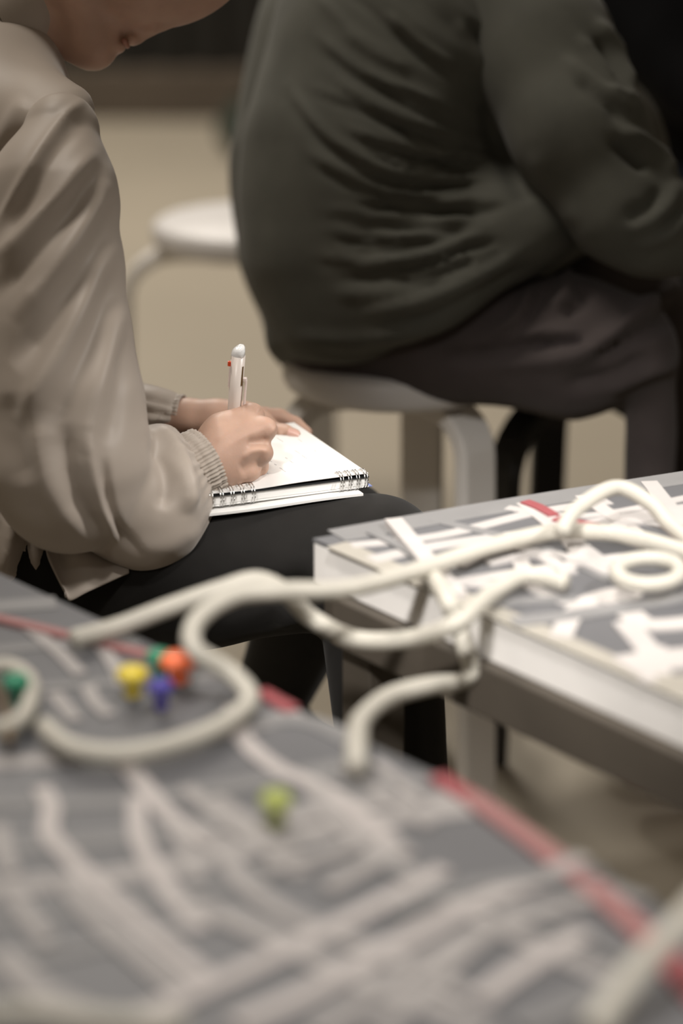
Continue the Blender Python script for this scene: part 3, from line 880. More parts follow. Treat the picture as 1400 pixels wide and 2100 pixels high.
# head, neck and the hidden body
HD = 2.20
def hp(px, py, side=0.0): return P(px, py, HD + side)
def head_body(p):
    un = hp(307, 70) - hp(193, 131); un /= np.linalg.norm(un)
    sd = np.array([0, CP, -SP]); bk = np.cross(un, sd); bk /= np.linalg.norm(bk)
    if bk[2] < 0: bk = -bk
    cskull = hp(320, -165)
    d = ellip(p, cskull, (un, bk, sd), np.array([.100, .098, .076]))
    d = smin(d, cone(p, hp(311, -127), hp(184, 84), .058, .018), .02)          # face wedge
    d = smin(d, cone(p, hp(196, 106, -.006), hp(196, 106, .006), .0112, .0112), .012)   # chin
    for s in (-1, 1):
        d = smin(d, cone(p, hp(150, -45, s * .046), hp(188, 84, s * .012), .020, .015), .02)   # jaw
        d = smin(d, ball(p, hp(285, -50, s * .038), .026), .03)
    d = smin(d, cone(p, hp(247, 96, -.010), hp(247, 96, .010), .0046, .0046), .004)     # lower lip
    d = smin(d, cone(p, hp(270, 82, -.011), hp(270, 82, .011), .0048, .0048), .004)     # upper lip
    d = smin(d, cone(p, hp(285, 66), hp(300, 52), .009, .011), .010)
    d = smin(d, cone(p, hp(374, -12), hp(333, 44), .0052, .0062), .009)                  # nose
    for s in (-1, 1): d = smin(d, ball(p, hp(313, 52, s * .010), .0065), .005)
    for s in (-1, 1):
        d = smax(d, -ball(p, hp(398, -40, s * .032), .010), .015)                        # eye sockets
        d = smin(d, ellip(p, hp(384, -46, s * .031), (un, bk, sd), np.array([.011, .013, .015])), .004)
        d = smin(d, ellip(p, hp(225, -165, s * .076), (un, bk, sd), np.array([.030, .016, .006])), .004)   # ears
    # throat and neck
    d = smin(d, cone(p, hp(185, 85), hp(112, 58), .018, .020), .02)
    d = smin(d, cone(p, hp(205, -110), hp(40, -12), .050, .0455), .022)
    d = smin(d, cone(p, hp(40, -12), hp(-40, 90), .0455, .035), .01)
    # trunk, arms and legs under the clothes
    d = smin(d, chain(p, [(hp(-60, 180), .06), (hp(-130, 420), .095), (hp(-180, 760), .095), (hp(-190, 1060), .11)], .04), .04)
    for (sh, el, wr) in (((90, 290, 2.085), (140, 960, 2.03), (330, 1000, 2.075)), ((-20, 270, 2.33), (40, 800, 2.34), (300, 860, 2.25))):
        d = smin(d, chain(p, [(P(*sh), .024), (P(*el), .030), (P(*wr), .022)], .012), .012)
    for l in LEGS: d = smin(d, chain(p, [(a, r * .72) for a, r in l], .02), .03)
    return d
ankR = np.array([0.062, 2.03, 0.10]); ankL = P(560, 1420, 2.52)
LEGS = [
    [(P(-150, 1170, 2.16), .088), (P(400, 1160, 2.12), .070), (P(770, 1152, 2.115), .055), (ankR, .045)],
    [(P(-150, 1130, 2.34), .088), (P(380, 1110, 2.32), .070), (P(690, 1110, 2.30), .056), (ankL, .04)],
]
c8 = [P(x, y, z) for x in (-420, 520) for y in (-460, 1500) for z in (1.9, 2.62)] + [np.array([.15, 2.0, .02]), np.array([.15, 2.3, .6])]
Vb, Qb = surface_nets(head_body, np.min(c8, 0), np.max(c8, 0), 0.0062)
# finer head
c8 = [P(x, y, z) for x in (-60, 540) for y in (-420, 150) for z in (2.09, 2.31)]
Vf, Qf = surface_nets(head_body, np.min(c8, 0), np.max(c8, 0), 0.0026)
# coarse body keeps what is below the neck, fine head what is above
pxb = to_px(Vb)
keep = ~((pxb[:, 0] > -50) & (pxb[:, 1] < 140) & (pxb[:, 2] > 2.10) & (pxb[:, 2] < 2.30))
Qb = Qb[keep[Qb].all(1)]
Vf = relax(Vf, Qf, 1, .4)
off = [0, len(Vh), len(Vh) + len(Vl), len(Vh) + len(Vl) + len(Vb)]
np_mesh("body", np.concatenate([Vh, Vl, Vb, Vf]), np.concatenate([Qh, Ql + off[1], Qb + off[2], Qf + off[3]]), M['skin'], woman)
# thumb nail
nv, nf = [], []
c = P(601, 889, 2.2105); ea = P(612, 894, 2.212) - P(592, 886, 2.2135); ea /= np.linalg.norm(ea)
eb = np.cross(ea, cdir); eb /= np.linalg.norm(eb); en = np.cross(ea, eb)
if np.dot(en, cdir) < 0: en = -en
for i in range(7):
    for j in range(7):
        x = (i - 3) / 3; y = (j - 3) / 3
        nv.append(c + ea * x * .0055 + eb * y * .0042 * math.sqrt(max(0.05, 1 - .55 * x * x)) + en * (0.0006 - .0016 * y * y))
for i in range(6):
    for j in range(6): nf.append((i * 7 + j, (i + 1) * 7 + j, (i + 1) * 7 + j + 1, i * 7 + j + 1))
mesh_obj("thumb_nail", nv, nf, M['nail'], woman, True)
# lips colour pieces and eyes closed beneath the frame's top edge
for s in (-1, 1):
    lv = catmull([hp(396, -40, s * .022), hp(392, -36, s * .032), hp(388, -42, s * .043)], 6)
    tube("eyelashes", lv, 0.0012, M['eye'], woman, 6)
tube("lips", catmull([hp(253, 82, -.018), hp(260, 93, -.007), hp(260, 93, .007), hp(253, 82, .018)], 6), [0.001] + [0.0026] * 17 + [0.001], M['lip'], woman, 8)
# hair tied at the back
def hair_f(p):
    un = hp(307, 70) - hp(193, 131); un /= np.linalg.norm(un)
    sd = np.array([0, CP, -SP]); bk = np.cross(un, sd); bk /= np.linalg.norm(bk)
    if bk[2] < 0: bk = -bk
    d = ellip(p, hp(310, -185), (un, bk, sd), np.array([.112, .106, .084]))
    d = smin(d, ball(p, hp(130, -290), .045), .03)
    d = smin(d, cone(p, hp(190, -120), hp(140, -60), .045, .03), .02)
    q = (p - hp(300, -120)) @ (un * -0.62 - bk * 0.785)
    return smax(d, q + 0.012, .01)
c8 = [P(x, y, z) for x in (-20, 640) for y in (-480, 0) for z in (2.08, 2.32)]
V, Q = surface_nets(hair_f, np.min(c8, 0), np.max(c8, 0), 0.004)
np_mesh("hair", ripple(V, Q, .0015, 160, 4), Q, M['hair'], woman)

hipc = P(-165, 1140, 2.25)
make_stool("stool", (hipc[0], hipc[1]), 0.405, 0.150, 0.150, 0.6, M['white_paint'], M['white_seat'],
           "white bentwood stool under the writing woman", bend=0.05)
# blouse: trunk
def blouse_f(p):
    d = chain(p, [(P(-40, 190, 2.20), .075), (P(-130, 430, 2.20), .125), (P(-170, 760, 2.20), .135), (P(-170, 1060, 2.20), .150)], .05)
    d = smin(d, cone(p, P(-5, 110, 2.20), P(-40, 215, 2.20), .045, .07), .03)
    d = smin(d, cone(p, P(0, 215, 2.18), P(112, 268, 2.075), .055, .030), .035)          # right shoulder
    d = smin(d, cone(p, P(0, 190, 2.24), P(30, 240, 2.34), .050, .040), .035)
    d = smin(d, cone(p, P(42, 186, 2.17), P(149, 219, 2.09), .027, .018), .02)
    d = smin(d, cone(p, P(-160, 1060, 2.16), P(20, 1120, 2.10), .10, .045), .05)
    up = p[:, 2]
    d = smax(d, -(p - P(0, 1205, 2.1)) @ np.array([0.12, 0, 0.99]), .01)
    return d
c8 = [P(x, y, z) for x in (-560, 260) for y in (20, 1300) for z in (1.96, 2.46)]
V, Q = surface_nets(blouse_f, np.min(c8, 0), np.max(c8, 0), 0.0042)
V = relax(V, Q, 2, .5)
V = sculpt(V, Q, [
    ([(110, 212), (75, 265), (30, 335), (-20, 400)], 14, -.010),
    ([(60, 200), (20, 260), (-20, 330)], 22, .005),
    ([(70, 1060), (60, 1110), (40, 1190)], 12, -.007),
    ([(25, 1050), (20, 1120), (0, 1190)], 12, .007),
    ([(90, 1080), (75, 1140), (65, 1200)], 10, .006),
    ([(-10, 1060), (-20, 1180)], 10, -.006),
])
blouse = np_mesh("blouse", V, Q, M['blouse'], woman)

# blouse: right sleeve, full and gathered
UP = [(126, 270, 2.062, 80), (108, 400, 2.045, 131), (112, 560, 2.030, 138), (118, 700, 2.020, 145), (132, 830, 2.010, 158), (140, 950, 2.010, 163), (142, 985, 2.015, 150)]
FO = [(210, 1010, 2.035, 118), (296, 1024, 2.060, 139), (335, 1000, 2.076, 92), (372, 978, 2.084, 62), (395, 968, 2.086, 56)]
FT = [(285, 945, 2.055, 62), (335, 936, 2.072, 50), (375, 940, 2.084, 44)]
cuff_n = P(455, 935, 2.0937) - P(410, 958, 2.086); cuff_n /= np.linalg.norm(cuff_n)
cuff_c = P(410, 958, 2.086)
def sleeve_f(p):
    d = chain(p, [S(*q) for q in UP], .015)
    f = chain(p, [S(*q) for q in FO], .015)
    f = smin(f, chain(p, [S(*q) for q in FT], .012), .02)
    f = smax(f, (p - cuff_c) @ cuff_n + .008, .006)
    return smin(d, f, .006)
c8 = [P(x, y, z) for x in (-80, 520) for y in (160, 1220) for z in (1.90, 2.22)]
V, Q = surface_nets(sleeve_f, np.min(c8, 0), np.max(c8, 0), 0.0026)
V = relax(V, Q, 3, .5)
V = sculpt(V, Q, [
    ([(188, 196), (140, 232), (95, 290), (50, 362), (0, 455), (-30, 520)], 10, .0040),       # armhole seam
    ([(190, 228), (130, 290), (85, 360), (40, 440), (0, 520)], 20, -.0050),
    ([(200, 300), (165, 345), (118, 405), (45, 478), (-20, 540)], 19, .0070),
    ([(215, 330), (150, 430), (70, 520), (-20, 620)], 20, -.0060),
    ([(222, 360), (180, 450), (110, 560), (20, 660)], 22, .0060),
    ([(235, 420), (190, 540), (110, 650), (20, 760)], 24, -.0065),
    ([(240, 470), (180, 590), (140, 690), (80, 795), (20, 880)], 24, .0070),
    ([(245, 540), (205, 660), (150, 790), (90, 890)], 22, -.0055),
    ([(250, 600), (222, 720), (190, 840), (170, 940)], 22, .0055),
    ([(258, 680), (245, 800), (222, 920)], 16, -.0035),
    ([(20, 800), (25, 900), (60, 1000)], 30, -.0050),
    ([(90, 840), (80, 930), (110, 1020), (180, 1100)], 26, .0055),
    ([(130, 860), (135, 950), (165, 1040), (220, 1110)], 18, -.0060),
    ([(180, 880), (190, 960), (215, 1050), (255, 1110)], 15, .0050),
    ([(212, 930), (222, 1020), (248, 1090), (300, 1145)], 9, -.0070),
    ([(300, 882), (340, 898), (370, 945), (386, 1005), (384, 1060)], 15, .0100),
    ([(310, 905), (333, 945), (343, 1000), (330, 1050)], 15, -.0075),
    ([(260, 1125), (340, 1120), (410, 1075)], 22, .0030),
])
V = relax(V, Q, 2, .5)
# pleats running into the gathered cuff
rel = V - cuff_c; ss = rel @ cuff_n
ge1 = np.array([0, 0, 1.]) - cuff_n * cuff_n[2]; ge1 /= np.linalg.norm(ge1); ge2 = np.cross(cuff_n, ge1)
th_ = np.arctan2(rel @ ge2, rel @ ge1)
rad_ = np.hypot(rel @ ge1, rel @ ge2)
fall = np.exp(-np.clip(-ss - .006, 0, 1) / .013) * np.clip(rad_ / .02, 0, 1) * (ss > -.07) * (rad_ < .075)
V = V + vnormals(V, Q) * (fall * .0016 * (np.sin(th_ * 27 + 1.3 * np.sin(th_ * 5)) + .5 * np.sin(th_ * 34 + 2)))[:, None]
V = ripple(V, Q, .0006, 50, 11)
np_mesh("sleeve", V, Q, M['blouse'], woman)

def gathered_cuff(name, c, axis, ra, rb, up, width, nfold, amp, parent, mat, seed, skew=0.0):
    axis = axis / np.linalg.norm(axis); e1 = up - axis * np.dot(up, axis); e1 /= np.linalg.norm(e1); e2 = np.cross(axis, e1)
    rng = random.Random(seed); seg = nfold * 6
    ph = [rng.uniform(-.5, .5) for _ in range(nfold + 1)]
    rows = [(-.85, .94, .2), (-.55, 1.02, 1.0), (-.42, .985, .6), (-.30, 1.02, 1.0), (0.05, 1.03, 1.0), (.20, 1.00, .6), (.34, 1.03, 1.0), (.50, 1.01, 1.0), (.50, .95, .8), (.2, .92, .3)]
    V, F = [], []
    for (s, k, am) in rows:
        for i in range(seg):
            a = 2 * math.pi * i / seg; fi = i / 6 + .35 * ph[int(i / 6)] + .22 * s
            w = amp * am * (math.sin(2 * math.pi * fi) + .4 * math.sin(2 * math.pi * fi * .47 + 1))
            V.append(c + axis * (s * width + skew * math.cos(a)) + e1 * math.cos(a) * (ra * k + w) + e2 * math.sin(a) * (rb * k + w))
    for i in range(len(rows) - 1):
        for j in range(seg): F.append((i * seg + j, i * seg + (j + 1) % seg, (i + 1) * seg + (j + 1) % seg, (i + 1) * seg + j))
    return mesh_obj(name, V, F, mat, parent, True)
cup = P(392, 888, 2.09) - P(458, 1022, 2.09)
gathered_cuff("cuff", P(410, 958, 2.086), cuff_n, .0315, .036, cup, .0155, 60, .0009, woman, M['blouse'], 3)

# left sleeve and cuff
LS = [(-60, 640, 2.36, 100), (60, 760, 2.34, 92), (180, 832, 2.28, 66), (270, 846, 2.255, 55), (312, 848, 2.25, 47), (340, 848, 2.25, 37), (346, 848, 2.25, 35)]
def lsleeve_f(p):
    d = chain(p, [S(*q) for q in LS], .015)
    return smin(d, cone(p, P(10, 240, 2.34), P(-60, 640, 2.36), .05, .046), .03)
c8 = [P(x, y, z) for x in (-200, 400) for y in (150, 930) for z in (2.22, 2.45)]
V, Q = surface_nets(lsleeve_f, np.min(c8, 0), np.max(c8, 0), 0.0034)
V = relax(V, Q, 2, .5)
V = sculpt(V, Q, [([(285, 815), (320, 822), (350, 828)], 5, -.0035), ([(285, 826), (320, 834), (352, 840)], 5, .003), ([(288, 842), (320, 848), (352, 850)], 5, -.0035),
                  ([(300, 858), (325, 860), (352, 860)], 5, .003), ([(300, 870), (350, 868)], 5, -.0035)])
np_mesh("sleeve", V, Q, M['blouse'], woman)
ln = P(385, 851, 2.245) - P(340, 848, 2.25)
gathered_cuff("cuff", P(359, 849, 2.248), ln, .0180, .0185, np.array([0, 0, 1.]), .0150, 30, .0005, woman, M['blouse'], 8)

# stand collar
cv, cf = [], []
cax = P(90, -44, 2.225) - P(0, 0, 2.20); cax /= np.linalg.norm(cax)
ce1 = P(44, 90, 2.2) - P(0, 0, 2.2); ce1 -= cax * np.dot(ce1, cax); ce1 /= np.linalg.norm(ce1); ce2 = np.cross(cax, ce1)
rows = [(-64, 64, .0660), (14, 8, .0560), (44, -14, .0515), (48, -17, .0505), (46, -15, .0490), (10, 10, .051)]
for (cx_, cy_, r) in rows:
    for i in range(48):
        a = 2 * math.pi * i / 48; cv.append(P(cx_, cy_, 2.20) + r * (math.cos(a) * ce1 + math.sin(a) * ce2))
for i in range(len(rows) - 1):
    for j in range(48): cf.append((i * 48 + j, i * 48 + (j + 1) % 48, (i + 1) * 48 + (j + 1) % 48, (i + 1) * 48 + j))
mesh_obj("collar", cv, cf, M['blouse'], woman, True)

# blouse hem: tail hanging beside the sleeve
def cloth_patch(name, grid, mat, parent, th=0.0016, n=6):
    """grid: rows of 3D points, smoothed into a sheet with thickness"""
    rows = [catmull(r, n) for r in grid]
    cols = [catmull([rows[i][j] for i in range(len(rows))], n) for j in range(len(rows[0]))]
    nu, nv = len(cols), len(cols[0])
    V = [p for c in cols for p in c]; F = []
    for i in range(nu - 1):
        for j in range(nv - 1): F.append((i * nv + j, (i + 1) * nv + j, (i + 1) * nv + j + 1, i * nv + j + 1))
    o = mesh_obj(name, V, F, mat, parent, True)
    m = o.modifiers.new("solid", 'SOLIDIFY'); m.thickness = th
    return o
cloth_patch("blouse_hem", [
    [P(70, 1050, 2.06), P(110, 1060, 2.055), P(150, 1080, 2.065), P(200, 1090, 2.055), P(260, 1100, 2.075)],
    [P(90, 1110, 2.045), P(112, 1120, 2.050), P(160, 1125, 2.040), P(210, 1130, 2.055), P(262, 1140, 2.065)],
    [P(100, 1150, 2.038), P(122, 1165, 2.045), P(170, 1160, 2.035), P(215, 1160, 2.045), P(262, 1160, 2.055)],
    [P(135, 1222, 2.032), P(145, 1232, 2.030), P(180, 1214, 2.032), P(222, 1195, 2.038), P(264, 1176, 2.050)]], M['blouse'], woman)

# trousers
def trousers_f(p):
    d = None
    for l in LEGS:
        e = chain(p, l, .02); d = e if d is None else smin(d, e, .02)
    d = smin(d, cone(p, P(-170, 1120, 2.16), P(-170, 1100, 2.34), .11, .11), .04)
    lap = cone(p, P(250, 1130, 2.19), P(640, 1120, 2.19), .060, .05)
    return smin(d, lap, .03)
c8 = [P(x, y, z) for x in (-480, 900) for y in (980, 1300) for z in (1.95, 2.55)] + [np.array([-.2, 1.9, .06]), np.array([.2, 2.6, .3])]
V, Q = surface_nets(trousers_f, np.min(c8, 0) , np.max(c8, 0), 0.0055)
V = relax(V, Q, 2, .5)
V = sculpt(V, Q, [
    ([(760, 1040), (820, 1060), (870, 1100)], 18, .002),
    ([(440, 1240), (540, 1220), (650, 1180)], 24, -.008), ([(560, 1270), (640, 1250)], 20, .008),
    ([(700, 1130), (760, 1180), (800, 1260)], 22, -.006), ([(840, 1400), (850, 1600)], 26, .005), ([(800, 1380), (800, 1600)], 22, -.006)])
trousers = np_mesh("trousers", V, Q, M['trouser'], woman)
# shoes
def shoe(c, toe, name="shoe"):
    t = np.array(toe, float); t[2] = 0; t /= np.linalg.norm(t); s = np.array([-t[1], t[0], 0]); z = XYZ[2]
    def f(p):
        d = cone(p, c + t * -.02 + z * .045, c + t * .15 + z * .030, .042, .030)
        d = smin(d, cone(p, c + z * .05, c + z * .11, .038, .036), .03)
        return smax(d, -(p - c) @ z + .012, .006)
    V, Q = surface_nets(f, c + np.array([-.25, -.25, -.02]), c + np.array([.25, .25, .18]), .006)
    o = np_mesh(name, V, Q, M['shoe'], woman)
    def g(p):
        d = cone(p, c + t * -.025 + z * .03, c + t * .155 + z * .03, .047, .037)
        return smax(smax(d, (p - c) @ z - .016, .004), -(p - c) @ z + .001, .004)
    V, Q = surface_nets(g, c + np.array([-.25, -.25, -.02]), c + np.array([.25, .25, .08]), .006)
    np_mesh("sole", V, Q, M['shoe'], o)
shoe(np.array([0.06, 2.04, 0.0]), (1, -0.1, 0))
la = ankL.copy(); la[2] = max(la[2] - 0.105, 0.0); la[1] -= .02
shoe(la, (1, -.25, 0))

# ------------------------------------------------------------------ the person in the jacket
jp = empty("person", (cB[0], cB[1], 0), "person in a grey-green jacket and brown trousers sitting hunched on a white stool", "person", "seated people")
def torso_items(p):
    d = chain(p, [S(735, 640, 2.80, 165), S(725, 520, 2.80, 212), S(745, 350, 2.81, 255), S(835, 140, 2.82, 310), S(960, -60, 2.83, 250)], .05)
    d = smin(d, chain(p, [S(740, 640, 2.60, 165), S(720, 500, 2.58, 200), S(750, 330, 2.58, 235), S(850, 120, 2.60, 280), S(980, -60, 2.62, 220)], .05), .06)
    d = smin(d, cone(p, P(900, 520, 2.60), P(960, 330, 2.62), .085, .10), .06)
    d = smin(d, cone(p, P(900, 540, 2.78), P(1020, 300, 2.78), .09, .11), .06)
    d = smin(d, chain(p, [(P(740, 660, 2.56), .075), (P(900, 600, 2.53), .085), (P(1060, 500, 2.53), .085)], .03), .04)
    d = smin(d, cone(p, P(1060, 500, 2.66), P(1150, 330, 2.68), .10, .12), .05)
    d = smin(d, cone(p, P(620, 690, 2.62), P(640, 690, 2.80), .040, .045), .03)
    return d
# hem planes (lines seen from the side)
def halfspace(p, a, b, dd):
    A = P(a[0], a[1], dd); B = P(b[0], b[1], dd); n = np.cross(B - A, np.array([0, CP, -SP])); n /= np.linalg.norm(n)
    if n[2] > 0: n = -n
    return (p - A) @ n
def jacket_f(p):
    d = torso_items(p)
    d = smax(d, halfspace(p, (560, 752), (800, 758), 2.60), .02)
    d = smax(d, halfspace(p, (760, 775), (1165, 530), 2.60), .03)
    return d
ARM = [(1000, -70, 2.56, 175), (1110, 110, 2.50, 150), (1190, 270, 2.46, 138), (1275, 425, 2.45, 112), (1330, 462, 2.45, 96), (1470, 480, 2.46, 84), (1640, 470, 2.48, 72)]
def jsleeve_f(p): return chain(p, [S(*q) for q in ARM], .02)
c8 = [P(x, y, z) for x in (380, 1320) for y in (-330, 840) for z in (2.36, 3.05)]
V, Q = surface_nets(jacket_f, np.min(c8, 0), np.max(c8, 0), 0.0055)
V = relax(V, Q, 2, .5)
jf = [
    ([(594, 175), (640, 245), (700, 300), (790, 345), (880, 362), (985, 368)], 11, .0085),
    ([(594, 205), (650, 280), (720, 330), (800, 368), (960, 388)], 11, -.0075),
    ([(782, 20), (830, 60), (870, 95), (945, 140)], 11, .0075), ([(800, 55), (860, 110), (930, 165)], 11, -.0065),
    ([(682, 154), (740, 195), (800, 226), (930, 278)], 12, .0070), ([(690, 185), (750, 225), (820, 258), (930, 305)], 11, -.0060),
    ([(640, 60), (720, 130), (800, 170), (930, 215)], 13, .0065), ([(650, 95), (730, 160), (830, 205)], 11, -.0055),
    ([(930, 40), (975, 100), (1000, 165)], 11, .0085), ([(955, 40), (1000, 90), (1030, 150)], 11, -.0075),
    ([(700, 60), (770, 110), (850, 145)], 12, .0050),
    ([(620, 300), (690, 345), (780, 385), (900, 410)], 12, .0060), ([(640, 335), (720, 380), (820, 410)], 11, -.0055),
    ([(740, 405), (860, 400), (1000, 420)], 12, .0060), ([(720, 425), (860, 425), (1000, 445)], 11, -.0060),
    ([(700, 455), (850, 445), (1010, 460)], 12, .0060), ([(700, 475), (830, 470), (1000, 482)], 10, -.0055),
    ([(745, 500), (870, 488), (1020, 480)], 11, .0055), ([(720, 525), (860, 512), (1040, 495)], 11, -.0060),
    ([(700, 550), (840, 540), (960, 515)], 11, .0055), ([(690, 575), (830, 565), (980, 530)], 11, -.0060),
    ([(680, 600), (800, 600), (900, 575)], 12, .0055), ([(800, 600), (920, 570), (1060, 510)], 14, -.0080),
    ([(740, 640), (860, 620), (980, 560), (1090, 505)], 15, .0090), ([(770, 665), (880, 645), (1000, 590), (1100, 535)], 11, -.0070),
    ([(760, 695), (880, 675), (1010, 620), (1130, 545)], 12, .0070), ([(640, 725), (740, 732), (860, 710)], 8, -.0040),
    ([(600, 690), (720, 700), (840, 680)], 16, .0040), ([(1040, 260), (1050, 340), (1090, 420)], 26, -.012),
    ([(1000, 200), (1010, 280), (1030, 330)], 18, -.010),
]
rj = random.Random(12)
for k in range(26):                                   # fine drag lines fanning out from under the arm
    t = k / 25.0
    a0 = (rj.uniform(960, 1040), 250 + 260 * t + rj.uniform(-12, 12))
    ang = math.radians(204 - 40 * t + rj.uniform(-4, 4)); L_ = rj.uniform(180, 400)
    a2 = (a0[0] + L_ * math.cos(ang), a0[1] + L_ * math.sin(ang) * 1.0)
    sag = rj.uniform(8, 34)
    a1 = ((a0[0] + a2[0]) / 2, (a0[1] + a2[1]) / 2 + sag)
    w_ = rj.uniform(6, 11); am_ = rj.uniform(.0022, .0046)
    jf.append(([a0, a1, a2], w_, am_)); jf.append(([(a0[0], a0[1] + 1.6 * w_), (a1[0], a1[1] + 1.7 * w_), (a2[0], a2[1] + 1.6 * w_)], w_, -am_))
for k in range(7):                                    # across the shoulder blade
    x0 = 640 + 60 * k; y0 = -20 - 6 * k
    jf.append(([(x0, y0), (x0 + 90, y0 + rj.uniform(70, 95)), (x0 + 200, y0 + rj.uniform(135, 170))], rj.uniform(9, 15), rj.choice([-1, 1]) * rj.uniform(.003, .005)))
jf = [(a, b, c * (.78 if abs(c) > .005 else 1)) for a, b, c in jf]
V = sculpt(V, Q, jf)
V = ripple(V, Q, .0016, 45, 21)
jacket = np_mesh("jacket", V, Q, M['jacket'], jp)
c8 = [P(x, y, z) for x in (780, 1760) for y in (-330, 640) for z in (2.3, 2.7)]
V, Q = surface_nets(jsleeve_f, np.min(c8, 0), np.max(c8, 0), 0.005)
V = relax(V, Q, 2, .5)
V = sculpt(V, Q, [
    ([(1215, 40), (1265, 100), (1305, 190)], 11, .0085), ([(1215, 75), (1260, 140), (1290, 200)], 10, -.0085),
    ([(1180, 70), (1240, 140), (1300, 200)], 10, .0060), ([(1250, 20), (1290, 80), (1310, 140)], 9, -.0070),
    ([(1150, 110), (1230, 180), (1310, 235)], 14, .0055), ([(1180, 160), (1250, 220), (1270, 260)], 12, -.0070),
    ([(1265, 265), (1310, 285), (1355, 325), (1385, 370)], 13, .0120), ([(1250, 285), (1290, 320), (1330, 350)], 13, -.0120),
    ([(1240, 180), (1300, 200), (1320, 240)], 10, .0050),
    ([(1380, 365), (1375, 410), (1340, 450), (1280, 475)], 14, .0075), ([(1350, 380), (1335, 420), (1280, 450)], 14, -.0070),
    ([(1420, 430), (1370, 480), (1300, 505)], 13, .0060), ([(1400, 425), (1350, 470)], 11, -.0050),
    ([(1090, 300), (1130, 400), (1190, 470)], 22, .0040),
])
np_mesh("jacket_sleeve", ripple(V, Q, .0016, 45, 22), Q, M['jacket'], jp)
# trousers
T2L = [
    [S(700, 668, 2.60, 108), S(900, 690, 2.56, 132), S(1180, 712, 2.53, 134), S(1285, 712, 2.52, 104)],
    [S(720, 640, 2.80, 115), S(900, 650, 2.78, 128), S(1200, 615, 2.76, 132), S(1310, 640, 2.76, 108)],
]
T2S_ = [[S(1335, 740, 2.52, 52), (np.array([0.345, 2.50, 0.10]), .030)], [S(1380, 680, 2.76, 56), (np.array([0.43, 2.70, 0.10]), .034)]]
def trouser2_f(p):
    d = None
    for l in T2L + T2S_:
        e = chain(p, l, .03); d = e if d is None else smin(d, e, .02)
    d = smin(d, cone(p, P(720, 640, 2.60), P(740, 620, 2.80), .075, .075), .04)
    return smax(d, SEAT + .001 - p[:, 2], .004) if False else d
c8 = [P(x, y, z) for x in (540, 1720) for y in (480, 900) for z in (2.3, 3.0)] + [np.array([.6, 2.3, .06])]
V, Q = surface_nets(trouser2_f, np.min(c8, 0), np.max(c8, 0), 0.006)
V = relax(V, Q, 2, .5)
V = sculpt(V, Q, [
    ([(1000, 690), (1060, 650), (1090, 600), (1100, 585)], 11, .009), ([(1075, 660), (1100, 620), (1110, 590)], 9, -.010),
    ([(1130, 640), (1160, 600), (1165, 550)], 12, .011), ([(1150, 650), (1190, 620), (1200, 580)], 12, -.010),
    ([(1060, 700), (1120, 680), (1200, 690)], 12, .009), ([(1090, 715), (1150, 702), (1200, 700)], 8, -.011),
    ([(1120, 735), (1220, 710), (1310, 640), (1400, 580)], 17, .015), ([(1200, 740), (1290, 700), (1400, 630)], 16, -.011),
    ([(900, 735), (1020, 725), (1130, 690)], 15, -.009), ([(1000, 750), (1130, 740), (1230, 730)], 16, .006),
    ([(1230, 800), (1320, 765), (1390, 745)], 18, .009), ([(1150, 790), (1260, 770), (1340, 720)], 16, -.010),
])
np_mesh("trousers", ripple(V, Q, .0014, 45, 23), Q, M['trouser2'], jp)
# head, hands and feet, beyond the picture but part of the figure
def jbody_f(p):
    d = ellip(p, P(1290, -420, 2.66), XYZ, np.array([.095, .075, .11]))
    d = smin(d, cone(p, P(1110, -200, 2.68), P(1240, -350, 2.66), .058, .05), .03)
    d = smin(d, cone(p, P(960, -60, 2.72), P(1110, -200, 2.68), .09, .06), .05)
    d = smin(d, chain(p, [(P(960, -60, 2.72), .09), (P(750, 350, 2.70), .10), (P(730, 620, 2.70), .09)], .05), .05)
    d = smin(d, chain(p, [S(1000, -70, 2.56, 90), S(1275, 425, 2.45, 66), S(1640, 470, 2.48, 44), S(1740, 480, 2.49, 40)], .02), .04)
    for k in range(4):
        d = smin(d, chain(p, [(P(1740, 465 + 14 * k, 2.47 + .018 * k), .010), (P(1800, 480 + 12 * k, 2.47 + .018 * k), .0085), (P(1840, 510 + 10 * k, 2.475 + .018 * k), .0075)], .004), .008)
    d = smin(d, chain(p, [(P(1720, 490, 2.455), .012), (P(1770, 525, 2.45), .009)], .004), .008)
    d = smin(d, cone(p, P(1390, -400, 2.66), P(1400, -370, 2.66), .010, .014), .015)
    for l in T2L + T2S_: d = smin(d, chain(p, [(a, r * .7) for a, r in l], .03), .03)
    for s, a in enumerate(T2S_):
        an = a[-1][0]; d = smin(d, cone(p, an - [0, 0, .03], an + [.16, 0, -.065], .04, .032), .02)
    return d
c8 = [P(x, y, z) for x in (600, 1900) for y in (-720, 900) for z in (2.3, 3.0)] + [np.array([.75, 2.3, -.01])]
V, Q = surface_nets(jbody_f, np.min(c8, 0), np.max(c8, 0), 0.010)
np_mesh("body", V, Q, M['skin'], jp)
V, Q = surface_nets(lambda p: smax(ellip(p, P(1278, -440, 2.66), XYZ, np.array([.105, .085, .115])), (p - P(1330, -380, 2.66)) @ np.array([.8, 0, -.6]) - .03, .01),
                    P(1278, -440, 2.66) - .16, P(1278, -440, 2.66) + .16, .008)
np_mesh("hair", ripple(V, Q, .002, 120, 5), Q, M['hair'], jp)

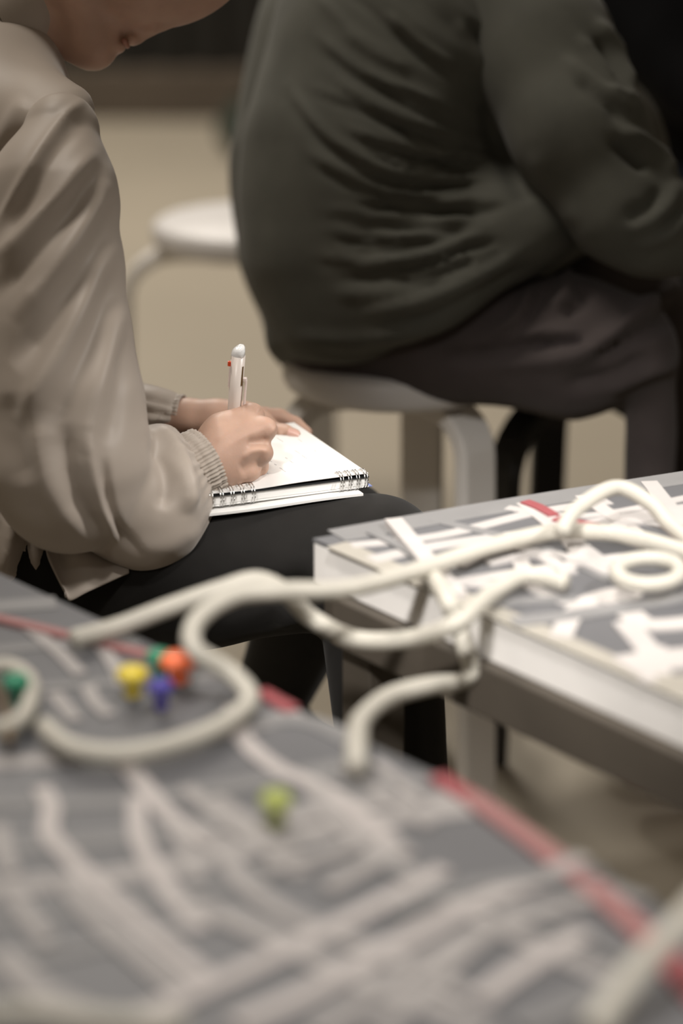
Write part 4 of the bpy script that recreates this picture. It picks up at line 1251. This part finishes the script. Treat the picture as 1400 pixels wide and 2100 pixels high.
# ------------------------------------------------------------------ third person, mostly beyond the right edge
p3 = empty("person", (0.62, 3.2, 0), "person in black top and navy trousers cut off by the right edge", "person", "seated people")
C3 = np.array([0.585, 3.32, 0])
def q3(x, y, z): return C3 + np.array([x, y, z])
def p3top(p):
    d = chain(p, [(q3(0, 0, .56), .15), (q3(0, -.02, .80), .145), (q3(0, -.04, 1.02), .14)], .05)
    for s in (-1, 1):
        d = smin(d, chain(p, [(q3(s * .16, -.03, 1.05), .065), (q3(s * .215, -.04, .80), .055), (q3(s * .06, -.24, .66), .042)], .02), .03)
    d = smin(d, cone(p, q3(0, -.02, .62), q3(-.09, -.04, .80), .14, .13), .05)
    return smax(d, .50 - p[:, 2], .02)
V, Q = surface_nets(p3top, q3(-.35, -.4, .44), q3(.35, .25, 1.25), .009)
np_mesh("jumper", ripple(V, Q, .003, 40, 31), Q, M['black_cloth'], p3)
L3 = [[(q3(s * .09, 0, .53), .085), (q3(s * .105, -.42, .535), .068), (q3(s * .105, -.40, .10), .055)] for s in (-1, 1)]
def p3tr(p):
    d = cone(p, q3(-.08, 0, .54), q3(.08, 0, .54), .095, .095)
    for l in L3: d = smin(d, chain(p, l, .02), .02)
    return d
V, Q = surface_nets(p3tr, q3(-.32, -.56, .03), q3(.32, .2, .72), .009)
np_mesh("trousers", ripple(V, Q, .003, 40, 32), Q, M['navy'], p3)
def p3body(p):
    d = ellip(p, q3(0, -.08, 1.36), XYZ, np.array([.078, .098, .118]))
    d = smin(d, cone(p, q3(0, -.03, 1.10), q3(0, -.05, 1.26), .055, .052), .03)
    d = smin(d, cone(p, q3(0, -.17, 1.35), q3(0, -.185, 1.325), .009, .013), .012)
    d = smin(d, chain(p, [(q3(0, 0, .56), .10), (q3(0, -.04, 1.02), .10), (q3(0, -.03, 1.12), .06)], .05), .04)
    for s in (-1, 1):
        d = smin(d, chain(p, [(q3(s * .16, -.03, 1.05), .045), (q3(s * .215, -.04, .80), .036), (q3(s * .06, -.24, .66), .026), (q3(s * .05, -.34, .645), .028)], .02), .03)
        for k in range(4):
            d = smin(d, chain(p, [(q3(s * (.085 - .016 * k), -.37, .645), .009), (q3(s * (.080 - .016 * k), -.42, .635), .008), (q3(s * (.076 - .016 * k), -.45, .615), .007)], .004), .006)
        d = smin(d, chain(p, [(q3(s * .06, -.35, .645), .010), (q3(s * .045, -.40, .64), .008)], .004), .006)
    for l in L3:
        d = smin(d, chain(p, [(a, r * .7) for a, r in l], .03), .03)
        d = smin(d, cone(p, l[-1][0] + [0, .02, -.05], l[-1][0] + [0, -.16, -.068], .042, .032), .02)
    return d
V, Q = surface_nets(p3body, q3(-.35, -.66, -.02), q3(.35, .2, 1.52), .009)
np_mesh("body", V, Q, M['skin'], p3)
V, Q = surface_nets(lambda p: smax(ellip(p, q3(0, -.06, 1.385), XYZ, np.array([.09, .108, .122])), -((p - q3(0, -.11, 1.40)) @ np.array([0, .8, .6])), .01), q3(-.15, -.2, 1.2), q3(.15, .1, 1.55), .007)
np_mesh("hair", V, Q, M['hair'], p3)
make_stool("stool", (C3[0], C3[1] + .02), 0.435, 0.15, 0.16, 0.3, M['black_paint'], M['black_paint'],
           "black stool under the person cut off by the right edge", bend=0.05)
